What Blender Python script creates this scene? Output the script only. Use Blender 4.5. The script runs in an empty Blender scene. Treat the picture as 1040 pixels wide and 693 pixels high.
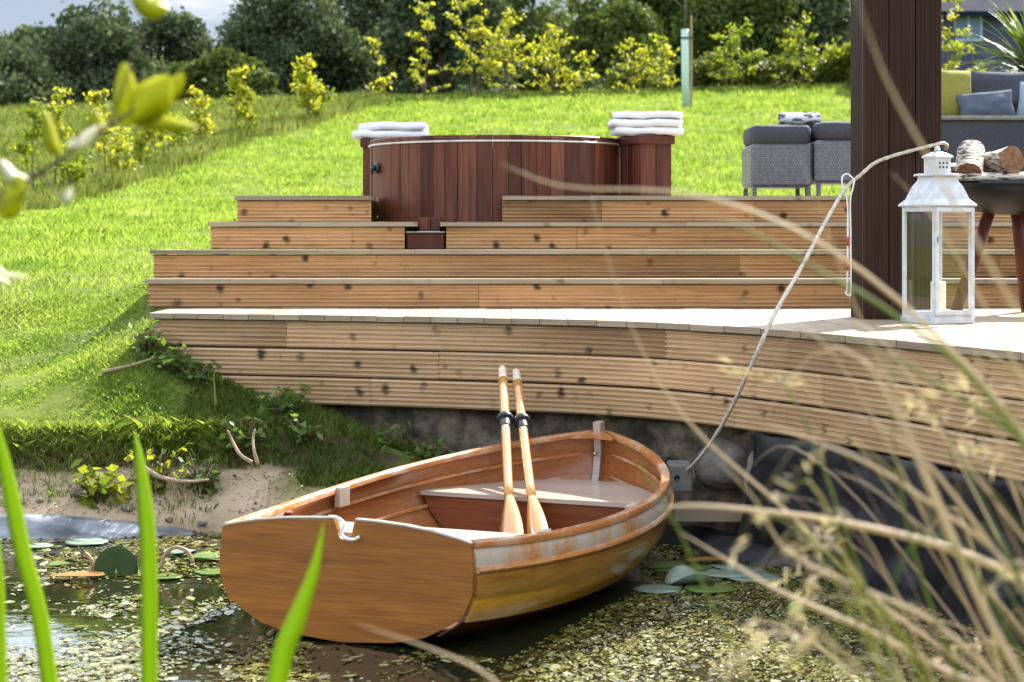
import bpy, math, random
import numpy as np
from mathutils import Vector, Matrix, noise as mnoise
R = math.radians
random.seed(7)
rng = np.random.default_rng(7)

# ------------------------------------------------------------------ camera, sky, sun, exposure
F, EYE, HOR = 1975.0, 1.48, 240.0          # focal length in photo pixels, eye height over the pond, horizon row
scene = bpy.context.scene
cam_d = bpy.data.cameras.new('camera')
cam = bpy.data.objects.new('camera', cam_d)
scene.collection.objects.link(cam)
cam.location = (0, 0, EYE)
cam.rotation_euler = (R(90), 0, 0)
cam_d.sensor_width = 36.0
cam_d.lens = 36.0 * F / 1040.0
cam_d.shift_y = -(346.5 - HOR) / 1040.0
cam_d.clip_start = 0.05
cam_d.clip_end = 1500
cam_d.dof.use_dof = True
cam_d.dof.focus_distance = 9.2
cam_d.dof.aperture_fstop = 4.7
scene.camera = cam

SUN_AZ, SUN_EL = 32.0, 42.0                # degrees right of the viewing direction, elevation
world = bpy.data.worlds.new('World')
scene.world = world
world.use_nodes = True
nt = world.node_tree
for n in list(nt.nodes):
    nt.nodes.remove(n)
wo = nt.nodes.new('ShaderNodeOutputWorld')
bg = nt.nodes.new('ShaderNodeBackground')
sky = nt.nodes.new('ShaderNodeTexSky')
sky.sky_type = 'NISHITA'
sky.sun_disc = False
sky.sun_elevation = R(SUN_EL)
sky.sun_rotation = R(SUN_AZ)
sky.air_density = 1.2
sky.dust_density = 1.5
tc = nt.nodes.new('ShaderNodeTexCoord')
mp = nt.nodes.new('ShaderNodeMapping')
mp.inputs['Scale'].default_value = (2.6, 2.6, 7.5)
mp.inputs['Location'].default_value = (0.35, 0.1, 0.2)
cn = nt.nodes.new('ShaderNodeTexNoise')
cn.inputs['Scale'].default_value = 1.5
cn.inputs['Detail'].default_value = 7
cn.inputs['Roughness'].default_value = 0.58
cr = nt.nodes.new('ShaderNodeValToRGB')
cr.color_ramp.elements[0].position = 0.40
cr.color_ramp.elements[0].color = (0, 0, 0, 1)
cr.color_ramp.elements[1].position = 0.60
cr.color_ramp.elements[1].color = (1, 1, 1, 1)
cm = nt.nodes.new('ShaderNodeMix')
cm.data_type = 'RGBA'
sep = nt.nodes.new('ShaderNodeSeparateXYZ')
nt.links.new(tc.outputs['Generated'], sep.inputs[0])
lo = nt.nodes.new('ShaderNodeMapRange')
lo.interpolation_type = 'SMOOTHSTEP'
lo.inputs[1].default_value = 0.116
lo.inputs[2].default_value = 0.16
nt.links.new(sep.outputs[2], lo.inputs[0])
cn2 = nt.nodes.new('ShaderNodeTexNoise')
cn2.inputs['Scale'].default_value = 9.0
cn2.inputs['Detail'].default_value = 7
mp2 = nt.nodes.new('ShaderNodeMapping')
mp2.inputs['Scale'].default_value = (1, 1, 3.2)
nt.links.new(tc.outputs['Generated'], mp2.inputs['Vector'])
nt.links.new(mp2.outputs['Vector'], cn2.inputs['Vector'])
cl = nt.nodes.new('ShaderNodeValToRGB')
cl.color_ramp.elements[0].position = 0.44
cl.color_ramp.elements[0].color = (1.5, 1.78, 2.2, 1)
cl.color_ramp.elements[1].position = 0.60
cl.color_ramp.elements[1].color = (3.3, 3.4, 3.6, 1)
nt.links.new(cn2.outputs['Fac'], cl.inputs['Fac'])
cm.inputs[7].default_value = (7.2, 7.7, 8.4, 1)
cm2 = nt.nodes.new('ShaderNodeMix')
cm2.data_type = 'RGBA'
nt.links.new(lo.outputs[0], cm2.inputs[0])
nt.links.new(cl.outputs['Color'], cm2.inputs[6])
nt.links.new(cm.outputs[2], cm2.inputs[7])
nt.links.new(tc.outputs['Generated'], mp.inputs['Vector'])
nt.links.new(mp.outputs['Vector'], cn.inputs['Vector'])
nt.links.new(cn.outputs['Fac'], cr.inputs['Fac'])
nt.links.new(cr.outputs['Color'], cm.inputs[0])
nt.links.new(sky.outputs['Color'], cm.inputs[6])
nt.links.new(cm2.outputs[2], bg.inputs['Color'])
nt.links.new(bg.outputs['Background'], wo.inputs['Surface'])
bg.inputs['Strength'].default_value = 0.125

sun_d = bpy.data.lights.new('sun', 'SUN')
sun_d.energy = 5.0
sun_d.angle = R(0.6)
sun_d.color = (1.0, 0.95, 0.86)
sun = bpy.data.objects.new('sun', sun_d)
scene.collection.objects.link(sun)
sdir = Vector((math.sin(R(SUN_AZ)) * math.cos(R(SUN_EL)), math.cos(R(SUN_AZ)) * math.cos(R(SUN_EL)), math.sin(R(SUN_EL))))
sun.rotation_euler = sdir.to_track_quat('Z', 'Y').to_euler()
sun.location = (12, 20, 18)

scene.view_settings.view_transform = 'Standard'
scene.view_settings.look = 'None'
scene.view_settings.exposure = 1.47
scene.view_settings.gamma = 1.0
scene.view_settings.use_curve_mapping = False
scene.render.engine = 'CYCLES'
try:
    scene.cycles.use_denoising = True
    scene.cycles.denoiser = 'OPENIMAGEDENOISE'
    scene.cycles.max_bounces = 12
    scene.cycles.transparent_max_bounces = 12
    scene.cycles.caustics_reflective = False
    scene.cycles.caustics_refractive = False
except Exception:
    pass


# ------------------------------------------------------------------ helpers
def at(px, py, Y):
    """a point of the place at depth Y seen at photo pixel px, py"""
    return Vector(((px - 520.0) * Y / F, Y, EYE + (HOR - py) * Y / F))


def X_at(px, Y):
    return (px - 520.0) * Y / F


def z_at(py, Y):
    return EYE + (HOR - py) * Y / F


def link(name, me, m=None, parent=None):
    o = bpy.data.objects.new(name, me)
    scene.collection.objects.link(o)
    if m is not None:
        if isinstance(m, (list, tuple)):
            for k in m:
                me.materials.append(k)
        else:
            me.materials.append(m)
    if parent is not None:
        o.parent = parent
    return o


def tag(o, label=None, cat=None, group=None, kind=None):
    if label:
        o['label'] = label
    if cat:
        o['category'] = cat
    if group:
        o['group'] = group
    if kind:
        o['kind'] = kind
    return o


def empty(name, loc, label, cat, group=None, rz=0.0):
    o = bpy.data.objects.new(name, None)
    scene.collection.objects.link(o)
    o.location = loc
    o.rotation_euler = (0, 0, rz)
    o.empty_display_size = 0.1
    return tag(o, label, cat, group)


class MB:
    """collects boxes, tubes, sweeps and sheets; build() links them as one mesh object"""

    def __init__(self):
        self.v, self.f, self.uv, self.sm = [], [], [], []

    def add(self, vs, fs, uvs=None, smooth=False):
        b = len(self.v)
        self.v += [tuple(p) for p in vs]
        for i, fc in enumerate(fs):
            self.f.append([b + k for k in fc])
            self.uv.append(uvs[i] if uvs else [(0.0, 0.0)] * len(fc))
            self.sm.append(smooth)

    def box(self, lo, hi, M=None, bev=0.0):
        x0, y0, z0 = lo
        x1, y1, z1 = hi
        if bev <= 0:
            vs = [(x0, y0, z0), (x1, y0, z0), (x1, y1, z0), (x0, y1, z0), (x0, y0, z1), (x1, y0, z1), (x1, y1, z1), (x0, y1, z1)]
            fs = [(0, 3, 2, 1), (4, 5, 6, 7), (0, 1, 5, 4), (1, 2, 6, 5), (2, 3, 7, 6), (3, 0, 4, 7)]
        else:
            b = min(bev, (x1 - x0) / 2.1, (y1 - y0) / 2.1, (z1 - z0) / 2.1)
            vs, fs = [], []
            idx = {}
            for sx in (0, 1):
                for sy in (0, 1):
                    for sz in (0, 1):
                        cx, cy, cz = (x0, x1)[sx], (y0, y1)[sy], (z0, z1)[sz]
                        ix = b if sx == 0 else -b
                        iy = b if sy == 0 else -b
                        iz = b if sz == 0 else -b
                        for ax in range(3):
                            p = [cx + ix, cy + iy, cz + iz]
                            p[ax] = (cx, cy, cz)[ax]
                            idx[(sx, sy, sz, ax)] = len(vs)
                            vs.append(tuple(p))
            I = idx
            for s in (0, 1):
                q = [(0, 0), (1, 0), (1, 1), (0, 1)]
                for ax in range(3):
                    def key(a, c, ax=ax, s=s):
                        t = [a, c]
                        t.insert(ax, s)
                        return tuple(t)
                    fc = [I[key(a, c) + (ax,)] for a, c in q]
                    fs.append(tuple(fc if s else fc[::-1]))
            for a, c in ((0, 0), (0, 1), (1, 0), (1, 1)):
                fs.append((I[(0, a, c, 1)], I[(1, a, c, 1)], I[(1, a, c, 2)], I[(0, a, c, 2)]))
                fs.append((I[(a, 0, c, 0)], I[(a, 1, c, 0)], I[(a, 1, c, 2)], I[(a, 0, c, 2)]))
                fs.append((I[(a, c, 0, 0)], I[(a, c, 1, 0)], I[(a, c, 1, 1)], I[(a, c, 0, 1)]))
            for sx in (0, 1):
                for sy in (0, 1):
                    for sz in (0, 1):
                        fs.append(tuple(I[(sx, sy, sz, k)] for k in range(3)))
        if M is not None:
            vs = [tuple(M @ Vector(p)) for p in vs]
        self.add(vs, fs)

    def tube(self, pts, rad, n=8, cap=True, flat=1.0):
        pts = [Vector(p) for p in pts]
        m = len(pts)
        if not hasattr(rad, '__len__'):
            rad = [rad] * m
        vs, fs, uv = [], [], []
        t0 = (pts[1] - pts[0]).normalized()
        u = t0.orthogonal().normalized()
        L = 0.0
        ls = []
        for i, p in enumerate(pts):
            t = (pts[min(i + 1, m - 1)] - pts[max(i - 1, 0)]).normalized()
            u = (u - t * u.dot(t)).normalized()
            w = t.cross(u)
            if i:
                L += (p - pts[i - 1]).length
            ls.append(L)
            for k in range(n):
                a = 2 * math.pi * k / n
                vs.append(p + (u * math.cos(a) + w * math.sin(a) * flat) * rad[i])
        for i in range(m - 1):
            for k in range(n):
                k2 = (k + 1) % n
                fs.append((i * n + k, i * n + k2, (i + 1) * n + k2, (i + 1) * n + k))
                c0, c1 = k / n * 0.3, (k + 1) / n * 0.3
                uv.append([(ls[i], c0), (ls[i], c1), (ls[i + 1], c1), (ls[i + 1], c0)])
        if cap:
            fs.append(tuple(range(n))[::-1])
            uv.append([(0, 0)] * n)
            fs.append(tuple((m - 1) * n + k for k in range(n)))
            uv.append([(0, 0)] * n)
        self.add(vs, fs, uv, True)

    def lathe(self, prof, c=(0, 0, 0), n=24, a0=0.0, a1=2 * math.pi):
        full = abs(a1 - a0 - 2 * math.pi) < 1e-6
        m = n if full else n + 1
        vs, fs = [], []
        for r, z in prof:
            for k in range(m):
                a = a0 + (a1 - a0) * k / n
                vs.append((c[0] + r * math.cos(a), c[1] + r * math.sin(a), c[2] + z))
        for i in range(len(prof) - 1):
            for k in range(n):
                k2 = (k + 1) % m
                fs.append((i * m + k, i * m + k2, (i + 1) * m + k2, (i + 1) * m + k))
        self.add(vs, fs, None, True)

    def grid(self, P, smooth=True, close_u=False, uvs=None):
        """P[i][j] points"""
        a, b = len(P), len(P[0])
        vs = [p for r in P for p in r]
        fs, uv = [], []
        for i in range(a - 1):
            for j in range(b if close_u else b - 1):
                j2 = (j + 1) % b
                fs.append((i * b + j, i * b + j2, (i + 1) * b + j2, (i + 1) * b + j))
                if uvs:
                    uv.append([uvs[i][j], uvs[i][j2], uvs[i + 1][j2], uvs[i + 1][j]])
        self.add(vs, fs, uv if uvs else None, smooth)

    def sweep(self, prof, path, nrm, s0, off, z=0.0, zs=None, closed=True):
        """profile [(out, up)] along a plan path [(x,y)] with outward normals; uv in metres, shifted by off for each board"""
        n, m = len(prof), len(path)
        vs, fs, uv = [], [], []
        S = [s0]
        for i in range(1, m):
            S.append(S[-1] + math.hypot(path[i][0] - path[i - 1][0], path[i][1] - path[i - 1][1]))
        for i in range(m):
            zz = z if zs is None else zs[i]
            for o, h in prof:
                vs.append((path[i][0] + nrm[i][0] * o, path[i][1] + nrm[i][1] * o, zz + h))
        V = [0.0]
        for j in range(1, n + 1):
            a, b = prof[j - 1], prof[j % n]
            V.append(V[-1] + math.hypot(a[0] - b[0], a[1] - b[1]))
        for i in range(m - 1):
            for j in range(n if closed else n - 1):
                j2 = (j + 1) % n
                fs.append((i * n + j, (i + 1) * n + j, (i + 1) * n + j2, i * n + j2))
                uv.append([(S[i] + off[0], V[j] + off[1]), (S[i + 1] + off[0], V[j] + off[1]), (S[i + 1] + off[0], V[j + 1] + off[1]), (S[i] + off[0], V[j + 1] + off[1])])
        if closed:
            fs.append(tuple(range(n)))
            uv.append([(off[0], off[1])] * n)
            fs.append(tuple((m - 1) * n + j for j in range(n))[::-1])
            uv.append([(off[0], off[1])] * n)
        self.add(vs, fs, uv)

    def build(self, name, m=None, parent=None, smooth=None):
        me = bpy.data.meshes.new(name)
        me.from_pydata(self.v, [], self.f)
        ul = me.uv_layers.new(name='UVMap')
        flat = [c for fu in self.uv for p in fu for c in p]
        ul.data.foreach_set('uv', flat)
        sm = self.sm if smooth is None else [smooth] * len(self.f)
        me.polygons.foreach_set('use_smooth', sm)
        me.update()
        return link(name, me, m, parent)


def np_mesh(name, V, n_per, m, parent=None, uv=None, smooth=False):
    """V (faces*n_per, 3): faces of n_per corners each"""
    V = np.asarray(V, dtype=np.float32).reshape(-1, 3)
    nv = len(V)
    nf = nv // n_per
    me = bpy.data.meshes.new(name)
    me.vertices.add(nv)
    me.vertices.foreach_set('co', V.ravel())
    me.loops.add(nv)
    me.loops.foreach_set('vertex_index', np.arange(nv, dtype=np.int32))
    me.polygons.add(nf)
    me.polygons.foreach_set('loop_start', np.arange(0, nv, n_per, dtype=np.int32))
    try:
        me.polygons.foreach_set('loop_total', np.full(nf, n_per, dtype=np.int32))
    except Exception:
        pass
    me.update(calc_edges=True)
    me.validate()
    return link(name, me, m, parent)


def spline(pts, n):
    """Catmull-Rom through pts (tuples of any length), n samples"""
    P = np.array(pts, float)
    P = np.vstack([2 * P[0] - P[1], P, 2 * P[-1] - P[-2]])
    out = []
    k = len(P) - 3
    for i in range(n):
        t = i / (n - 1) * k
        j = min(int(t), k - 1)
        u = t - j
        a, b, c, d = P[j:j + 4]
        out.append(0.5 * ((2 * b) + (-a + c) * u + (2 * a - 5 * b + 4 * c - d) * u * u + (-a + 3 * b - 3 * c + d) * u ** 3))
    return np.array(out)


# ------------------------------------------------------------------ materials
def mat(name):
    m = bpy.data.materials.new(name)
    m.use_nodes = True
    t = m.node_tree
    b = t.nodes['Principled BSDF']
    return m, t, b


def N(t, typ, **kw):
    n = t.nodes.new(typ)
    for k, v in kw.items():
        if k.startswith('i_'):
            n.inputs[k[2:].replace('_', ' ')].default_value = v
        else:
            setattr(n, k, v)
    return n


def ramp(t, fac, stops):
    r = t.nodes.new('ShaderNodeValToRGB')
    e = r.color_ramp.elements
    while len(e) < len(stops):
        e.new(0.5)
    for i, (p, c) in enumerate(stops):
        e[i].position = p
        e[i].color = (*c, 1) if len(c) == 3 else c
    t.links.new(fac, r.inputs['Fac'])
    return r.outputs['Color']


def mixc(t, fac, a, b, mode='MIX'):
    n = t.nodes.new('ShaderNodeMix')
    n.data_type = 'RGBA'
    n.blend_type = mode
    for sock, v in ((0, fac), (6, a), (7, b)):
        if isinstance(v, (int, float)):
            n.inputs[sock].default_value = v
        elif isinstance(v, tuple):
            n.inputs[sock].default_value = (*v, 1)
        else:
            t.links.new(v, n.inputs[sock])
    return n.outputs[2]


def noise_tex(t, scale, detail=4, vec=None, stretch=None, rough=0.55, dim='3D'):
    n = t.nodes.new('ShaderNodeTexNoise')
    n.inputs['Scale'].default_value = scale
    n.inputs['Detail'].default_value = detail
    n.inputs['Roughness'].default_value = rough
    if stretch is not None:
        mpn = t.nodes.new('ShaderNodeMapping')
        mpn.inputs['Scale'].default_value = stretch
        t.links.new(vec, mpn.inputs['Vector'])
        vec = mpn.outputs['Vector']
    if vec is not None:
        t.links.new(vec, n.inputs['Vector'])
    return n.outputs['Fac']


def coords(t, kind='Object'):
    return t.nodes.new('ShaderNodeTexCoord').outputs[kind]


def bump(t, b, h, strength=0.3, dist=0.01):
    n = t.nodes.new('ShaderNodeBump')
    n.inputs['Strength'].default_value = strength
    n.inputs['Distance'].default_value = dist
    t.links.new(h, n.inputs['Height'])
    t.links.new(n.outputs['Normal'], b.inputs['Normal'])


def simple(name, col, rough=0.6, metal=0.0, var=0.25, scale=8.0, bmp=0.0, coat=0.0, spec=0.5):
    m, t, b = mat(name)
    c = noise_tex(t, scale, 5, coords(t))
    dark = tuple(x * (1 - var) for x in col)
    lite = tuple(min(1, x * (1 + var)) for x in col)
    t.links.new(ramp(t, c, [(0.3, dark), (0.7, lite)]), b.inputs['Base Color'])
    b.inputs['Roughness'].default_value = rough
    b.inputs['Metallic'].default_value = metal
    b.inputs['Specular IOR Level'].default_value = spec
    if coat:
        b.inputs['Coat Weight'].default_value = coat
        b.inputs['Coat Roughness'].default_value = 0.08
    if bmp:
        bump(t, b, noise_tex(t, scale * 6, 4, coords(t)), bmp, 0.01)
    return m


def wood_boards(name, base, dark, pale, knots=0.8, rough=0.65, grey=0.0):
    """softwood boards read from the UVs in metres: long grain, knots, weathered blotches"""
    m, t, b = mat(name)
    uv = coords(t, 'UV')
    g = noise_tex(t, 1.0, 6, uv, (2.2, 90, 1), 0.6)
    col = ramp(t, g, [(0.25, dark), (0.5, base), (0.78, pale)])
    big = noise_tex(t, 1.0, 4, uv, (0.9, 4.0, 1), 0.6)
    col = mixc(t, ramp(t, big, [(0.35, (0, 0, 0)), (0.7, (0.55, 0.55, 0.55))]), col, pale)
    if grey:
        gn = noise_tex(t, 1.0, 5, uv, (1.6, 14.0, 1), 0.65)
        col = mixc(t, ramp(t, gn, [(0.4, (0, 0, 0)), (0.75, (grey, grey, grey))]), col, (0.36, 0.33, 0.29))
    tone = noise_tex(t, 0.45, 1, uv)
    col = mixc(t, 0.8, col, ramp(t, tone, [(0.32, (0.62, 0.58, 0.55)), (0.5, (1.0, 1.0, 1.0)), (0.68, (1.25, 1.25, 1.28))]), 'MULTIPLY')
    # knots: dark ovals with smeared flanks
    mpn = t.nodes.new('ShaderNodeMapping')
    mpn.inputs['Scale'].default_value = (9.0, 4.4, 1)
    t.links.new(uv, mpn.inputs['Vector'])
    wob = t.nodes.new('ShaderNodeVectorMath')
    wob.operation = 'ADD'
    nn = t.nodes.new('ShaderNodeTexNoise')
    nn.inputs['Scale'].default_value = 14
    nn.inputs['Detail'].default_value = 3
    t.links.new(uv, nn.inputs['Vector'])
    sc = t.nodes.new('ShaderNodeVectorMath')
    sc.operation = 'SCALE'
    sc.inputs['Scale'].default_value = 0.45
    t.links.new(nn.outputs['Color'], sc.inputs[0])
    t.links.new(mpn.outputs['Vector'], wob.inputs[0])
    t.links.new(sc.outputs['Vector'], wob.inputs[1])
    vo = t.nodes.new('ShaderNodeTexVoronoi')
    vo.inputs['Scale'].default_value = 1.0
    vo.inputs['Randomness'].default_value = 1.0
    t.links.new(wob.outputs['Vector'], vo.inputs['Vector'])
    k1 = ramp(t, vo.outputs['Distance'], [(0.10, (knots, knots, knots)), (0.30, (0, 0, 0))])
    sepk = t.nodes.new('ShaderNodeSeparateColor')
    t.links.new(vo.outputs['Color'], sepk.inputs[0])
    kk = ramp(t, sepk.outputs[0], [(0.42, (0, 0, 0)), (0.62, (1, 1, 1))])
    k1 = mixc(t, 1.0, k1, kk, 'MULTIPLY')
    col = mixc(t, k1, col, tuple(x * 0.16 for x in dark))
    sk = noise_tex(t, 1.0, 6, uv, (3.5, 48, 1), 0.7)
    col = mixc(t, ramp(t, sk, [(0.56, (0, 0, 0)), (0.72, (0.6, 0.6, 0.6))]), col, tuple(x * 0.5 for x in dark))
    # dark drip stains running across the board
    st = noise_tex(t, 1.0, 5, uv, (11.0, 2.2, 1), 0.7)
    col = mixc(t, ramp(t, st, [(0.60, (0, 0, 0)), (0.74, (0.45, 0.45, 0.45))]), col, tuple(x * 0.45 for x in dark))
    t.links.new(col, b.inputs['Base Color'])
    b.inputs['Roughness'].default_value = rough
    b.inputs['Specular IOR Level'].default_value = 0.3
    bump(t, b, g, 0.35, 0.004)
    return m


def island_wood(name, stops, rough=0.5, stretch=(18, 18, 1.2), coat=0.0, amount=0.45):
    """boards told apart by the mesh island they are; grain runs along object Z"""
    m, t, b = mat(name)
    geo = t.nodes.new('ShaderNodeNewGeometry')
    c = ramp(t, geo.outputs['Random Per Island'], stops)
    g = noise_tex(t, 1.6, 6, coords(t), stretch, 0.62)
    c2 = mixc(t, amount, c, ramp(t, g, [(0.3, (0.25, 0.25, 0.25)), (0.7, (1.5, 1.4, 1.3))]), 'MULTIPLY')
    t.links.new(c2, b.inputs['Base Color'])
    b.inputs['Roughness'].default_value = rough
    b.inputs['Specular IOR Level'].default_value = 0.22
    b.inputs['Coat Weight'].default_value = coat
    b.inputs['Coat Roughness'].default_value = 0.15
    bump(t, b, g, 0.25, 0.004)
    return m


def leafy(name, stops, trans=0.45, rough=0.5, noise_scale=None, spec=0.25):
    """leaf faces: a colour for each leaf from its island, light passing through"""
    m = bpy.data.materials.new(name)
    m.use_nodes = True
    t = m.node_tree
    for n in list(t.nodes):
        t.nodes.remove(n)
    out = t.nodes.new('ShaderNodeOutputMaterial')
    geo = t.nodes.new('ShaderNodeNewGeometry')
    fac = geo.outputs['Random Per Island']
    if noise_scale:
        nf = noise_tex(t, noise_scale, 4, coords(t))
        ma = t.nodes.new('ShaderNodeMath')
        ma.operation = 'MULTIPLY_ADD'
        ma.inputs[1].default_value = 0.5
        t.links.new(fac, ma.inputs[0])
        mm = t.nodes.new('ShaderNodeMapRange')
        mm.inputs[1].default_value = 0.32
        mm.inputs[2].default_value = 0.68
        mm.inputs[3].default_value = 0.0
        mm.inputs[4].default_value = 0.5
        t.links.new(nf, mm.inputs[0])
        t.links.new(mm.outputs[0], ma.inputs[2])
        fac = ma.outputs[0]
    c = ramp(t, fac, stops)
    d = t.nodes.new('ShaderNodeBsdfPrincipled')
    d.inputs['Roughness'].default_value = rough
    d.inputs['Specular IOR Level'].default_value = spec
    tr = t.nodes.new('ShaderNodeBsdfTranslucent')
    t.links.new(c, d.inputs['Base Color'])
    tcol = mixc(t, 1.0, c, (1.2, 1.22, 0.7), 'MULTIPLY')
    t.links.new(tcol, tr.inputs['Color'])
    mx = t.nodes.new('ShaderNodeMixShader')
    mx.inputs[0].default_value = trans
    t.links.new(d.outputs[0], mx.inputs[1])
    t.links.new(tr.outputs[0], mx.inputs[2])
    t.links.new(mx.outputs[0], out.inputs['Surface'])
    return m


M = {}
M['riser'] = wood_boards('riser wood', (0.53, 0.295, 0.125), (0.23, 0.10, 0.036), (0.69, 0.45, 0.235), 0.92)
M['fascia'] = wood_boards('fascia wood', (0.55, 0.35, 0.18), (0.30, 0.165, 0.075), (0.70, 0.50, 0.30), 0.9, grey=0.14)
M['tread'] = wood_boards('tread wood', (0.31, 0.225, 0.135), (0.19, 0.13, 0.075), (0.40, 0.315, 0.215), 0.5, grey=0.5)
M['post'] = island_wood('post wood', [(0.0, (0.028, 0.012, 0.008)), (0.5, (0.042, 0.017, 0.010)), (1.0, (0.065, 0.030, 0.019))], 0.45, (22, 22, 1.0))
M['tub'] = island_wood('tub cedar', [(0.0, (0.075, 0.023, 0.015)), (0.25, (0.125, 0.038, 0.022)), (0.5, (0.17, 0.053, 0.028)), (0.75, (0.10, 0.034, 0.023)), (1.0, (0.24, 0.088, 0.045))], 0.42, (26, 26, 1.6), 0.06, 0.75)
M['darkwood'] = island_wood('dark trim wood', [(0, (0.09, 0.024, 0.016)), (1, (0.15, 0.045, 0.03))], 0.4)


def varnish(name, base, dark, pale, along=(1.2, 30, 30), rough=0.22, coat=0.6, worn=None, worn_lo=0.45, worn_hi=0.7, wstretch=(3, 3, 3)):
    m, t, b = mat(name)
    co = coords(t)
    g = noise_tex(t, 2.2, 6, co, along, 0.6)
    c = ramp(t, g, [(0.25, dark), (0.52, base), (0.8, pale)])
    fig = noise_tex(t, 1.0, 3, co, tuple(q * 0.22 for q in along))
    c = mixc(t, ramp(t, fig, [(0.42, (0, 0, 0)), (0.62, (0.55, 0.55, 0.55))]), c, dark)
    bl = noise_tex(t, 2.5, 4, co)
    c = mixc(t, ramp(t, bl, [(0.4, (0, 0, 0)), (0.75, (0.5, 0.5, 0.5))]), c, dark)
    b.inputs['Roughness'].default_value = rough
    if worn:
        w = noise_tex(t, 1.6, 7, co, wstretch, 0.68)
        wf = ramp(t, w, [(worn_lo, (0, 0, 0)), (worn_hi, (1, 1, 1))])
        c = mixc(t, wf, c, worn)
        rr = t.nodes.new('ShaderNodeMapRange')
        rr.inputs[3].default_value = rough
        rr.inputs[4].default_value = 0.6
        t.links.new(wf, rr.inputs[0])
        t.links.new(rr.outputs[0], b.inputs['Roughness'])
    t.links.new(c, b.inputs['Base Color'])
    b.inputs['Coat Weight'].default_value = coat
    b.inputs['Coat Roughness'].default_value = 0.1
    bump(t, b, g, 0.12, 0.003)
    return m


M['transom'] = varnish('transom ply', (0.34, 0.118, 0.010), (0.16, 0.046, 0.005), (0.46, 0.18, 0.022), (2.2, 2.2, 52), 0.36, 0.08)
M['sheer'] = varnish('weathered sheer plank', (0.50, 0.21, 0.05), (0.36, 0.13, 0.03), (0.60, 0.32, 0.12), (14, 1.4, 30), 0.25, 0.4, (0.42, 0.37, 0.30), 0.38, 0.55, (5, 3, 2.0))
M['strake'] = varnish('varnished planks', (0.30, 0.135, 0.020), (0.19, 0.078, 0.012), (0.40, 0.20, 0.036), (14, 1.2, 34), 0.2, 0.4)
M['strake_lit'] = varnish('planks with painted reflection', (0.58, 0.29, 0.02), (0.40, 0.17, 0.012), (0.70, 0.40, 0.05), (14, 1.2, 34), 0.18, 0.5)  # sun and water reflection painted into the golden plank colour
M['strake_dark'] = varnish('dark bottom planks', (0.13, 0.050, 0.012), (0.08, 0.028, 0.007), (0.19, 0.08, 0.02), (14, 1.2, 34), 0.25, 0.3)
M['inner'] = varnish('inner planks', (0.36, 0.125, 0.030), (0.23, 0.068, 0.018), (0.47, 0.20, 0.065), (14, 1.2, 30), 0.3, 0.4, (0.32, 0.20, 0.13), 0.55, 0.8, (4, 4, 2))
M['rail'] = varnish('gunwale rail', (0.52, 0.20, 0.05), (0.36, 0.12, 0.03), (0.60, 0.30, 0.11), (10, 1.2, 30), 0.22, 0.5, (0.55, 0.42, 0.30), 0.48, 0.7, (4, 2, 4))
M['seat'] = varnish('bleached seat', (0.46, 0.38, 0.31), (0.36, 0.28, 0.22), (0.56, 0.50, 0.44), (1.2, 14, 20), 0.35, 0.35)
M['panel'] = varnish('locker panel', (0.20, 0.055, 0.018), (0.12, 0.03, 0.012), (0.27, 0.09, 0.035), (1.2, 12, 24), 0.35, 0.3)
M['oar'] = varnish('oar spruce', (0.62, 0.30, 0.07), (0.48, 0.20, 0.045), (0.70, 0.40, 0.13), (20, 1.0, 1.0), 0.2, 0.6)
M['bare'] = simple('bare pale wood', (0.68, 0.55, 0.40), 0.6, var=0.12, scale=20)
M['black'] = simple('black plastic', (0.02, 0.022, 0.03), 0.35, var=0.3)
M['metal'] = simple('dull metal', (0.45, 0.44, 0.42), 0.35, 0.9)
M['hoop'] = simple('pale hoop', (0.62, 0.58, 0.53), 0.35, 0.3)
M['white'] = simple('white painted metal', (0.57, 0.58, 0.60), 0.45, var=0.16, scale=22)
M['wax'] = simple('candle wax', (0.82, 0.74, 0.55), 0.5, var=0.05)
M['rope'] = simple('rope', (0.58, 0.51, 0.41), 0.9, var=0.3, scale=60, bmp=0.5)
M['cord'] = simple('white cord', (0.78, 0.76, 0.72), 0.8, var=0.08)
M['red'] = simple('red tape', (0.45, 0.05, 0.03), 0.6)
M['cushion'] = simple('charcoal fabric', (0.045, 0.05, 0.062), 0.9, var=0.2, scale=50, bmp=0.2)
M['pillow_blue'] = simple('grey blue fabric', (0.085, 0.10, 0.135), 0.9, var=0.15, scale=40, bmp=0.2)
M['pillow_pale'] = simple('pale blue fabric', (0.30, 0.37, 0.44), 0.9, var=0.12, scale=40, bmp=0.2)
M['pillow_green'] = simple('olive fabric', (0.24, 0.21, 0.035), 0.9, var=0.15, scale=40, bmp=0.2)
M['slate'] = simple('slate', (0.011, 0.015, 0.032), 0.9, var=0.3, scale=3, spec=0.1)
M['cladding'] = simple('dark cladding', (0.035, 0.045, 0.085), 0.6, var=0.3, scale=2)
M['iron'] = simple('fire bowl steel', (0.03, 0.028, 0.03), 0.5, 0.6, var=0.3)
M['bark'] = simple('tree bark', (0.10, 0.075, 0.05), 0.9, var=0.35, scale=10, bmp=0.4)
M['twig'] = simple('sapling stem', (0.11, 0.085, 0.04), 0.8, var=0.3, scale=30)
M['drytwig'] = simple('dry twig', (0.34, 0.24, 0.15), 0.8, var=0.3, scale=30)
M['guard'] = simple('tree guard plastic', (0.42, 0.58, 0.45), 0.4, var=0.1)
M['stone'] = simple('pale stone', (0.19, 0.16, 0.13), 0.85, var=0.4, scale=9, bmp=0.6)
M['concrete'] = simple('concrete', (0.20, 0.185, 0.165), 0.85, var=0.25, scale=12, bmp=0.4)
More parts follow.
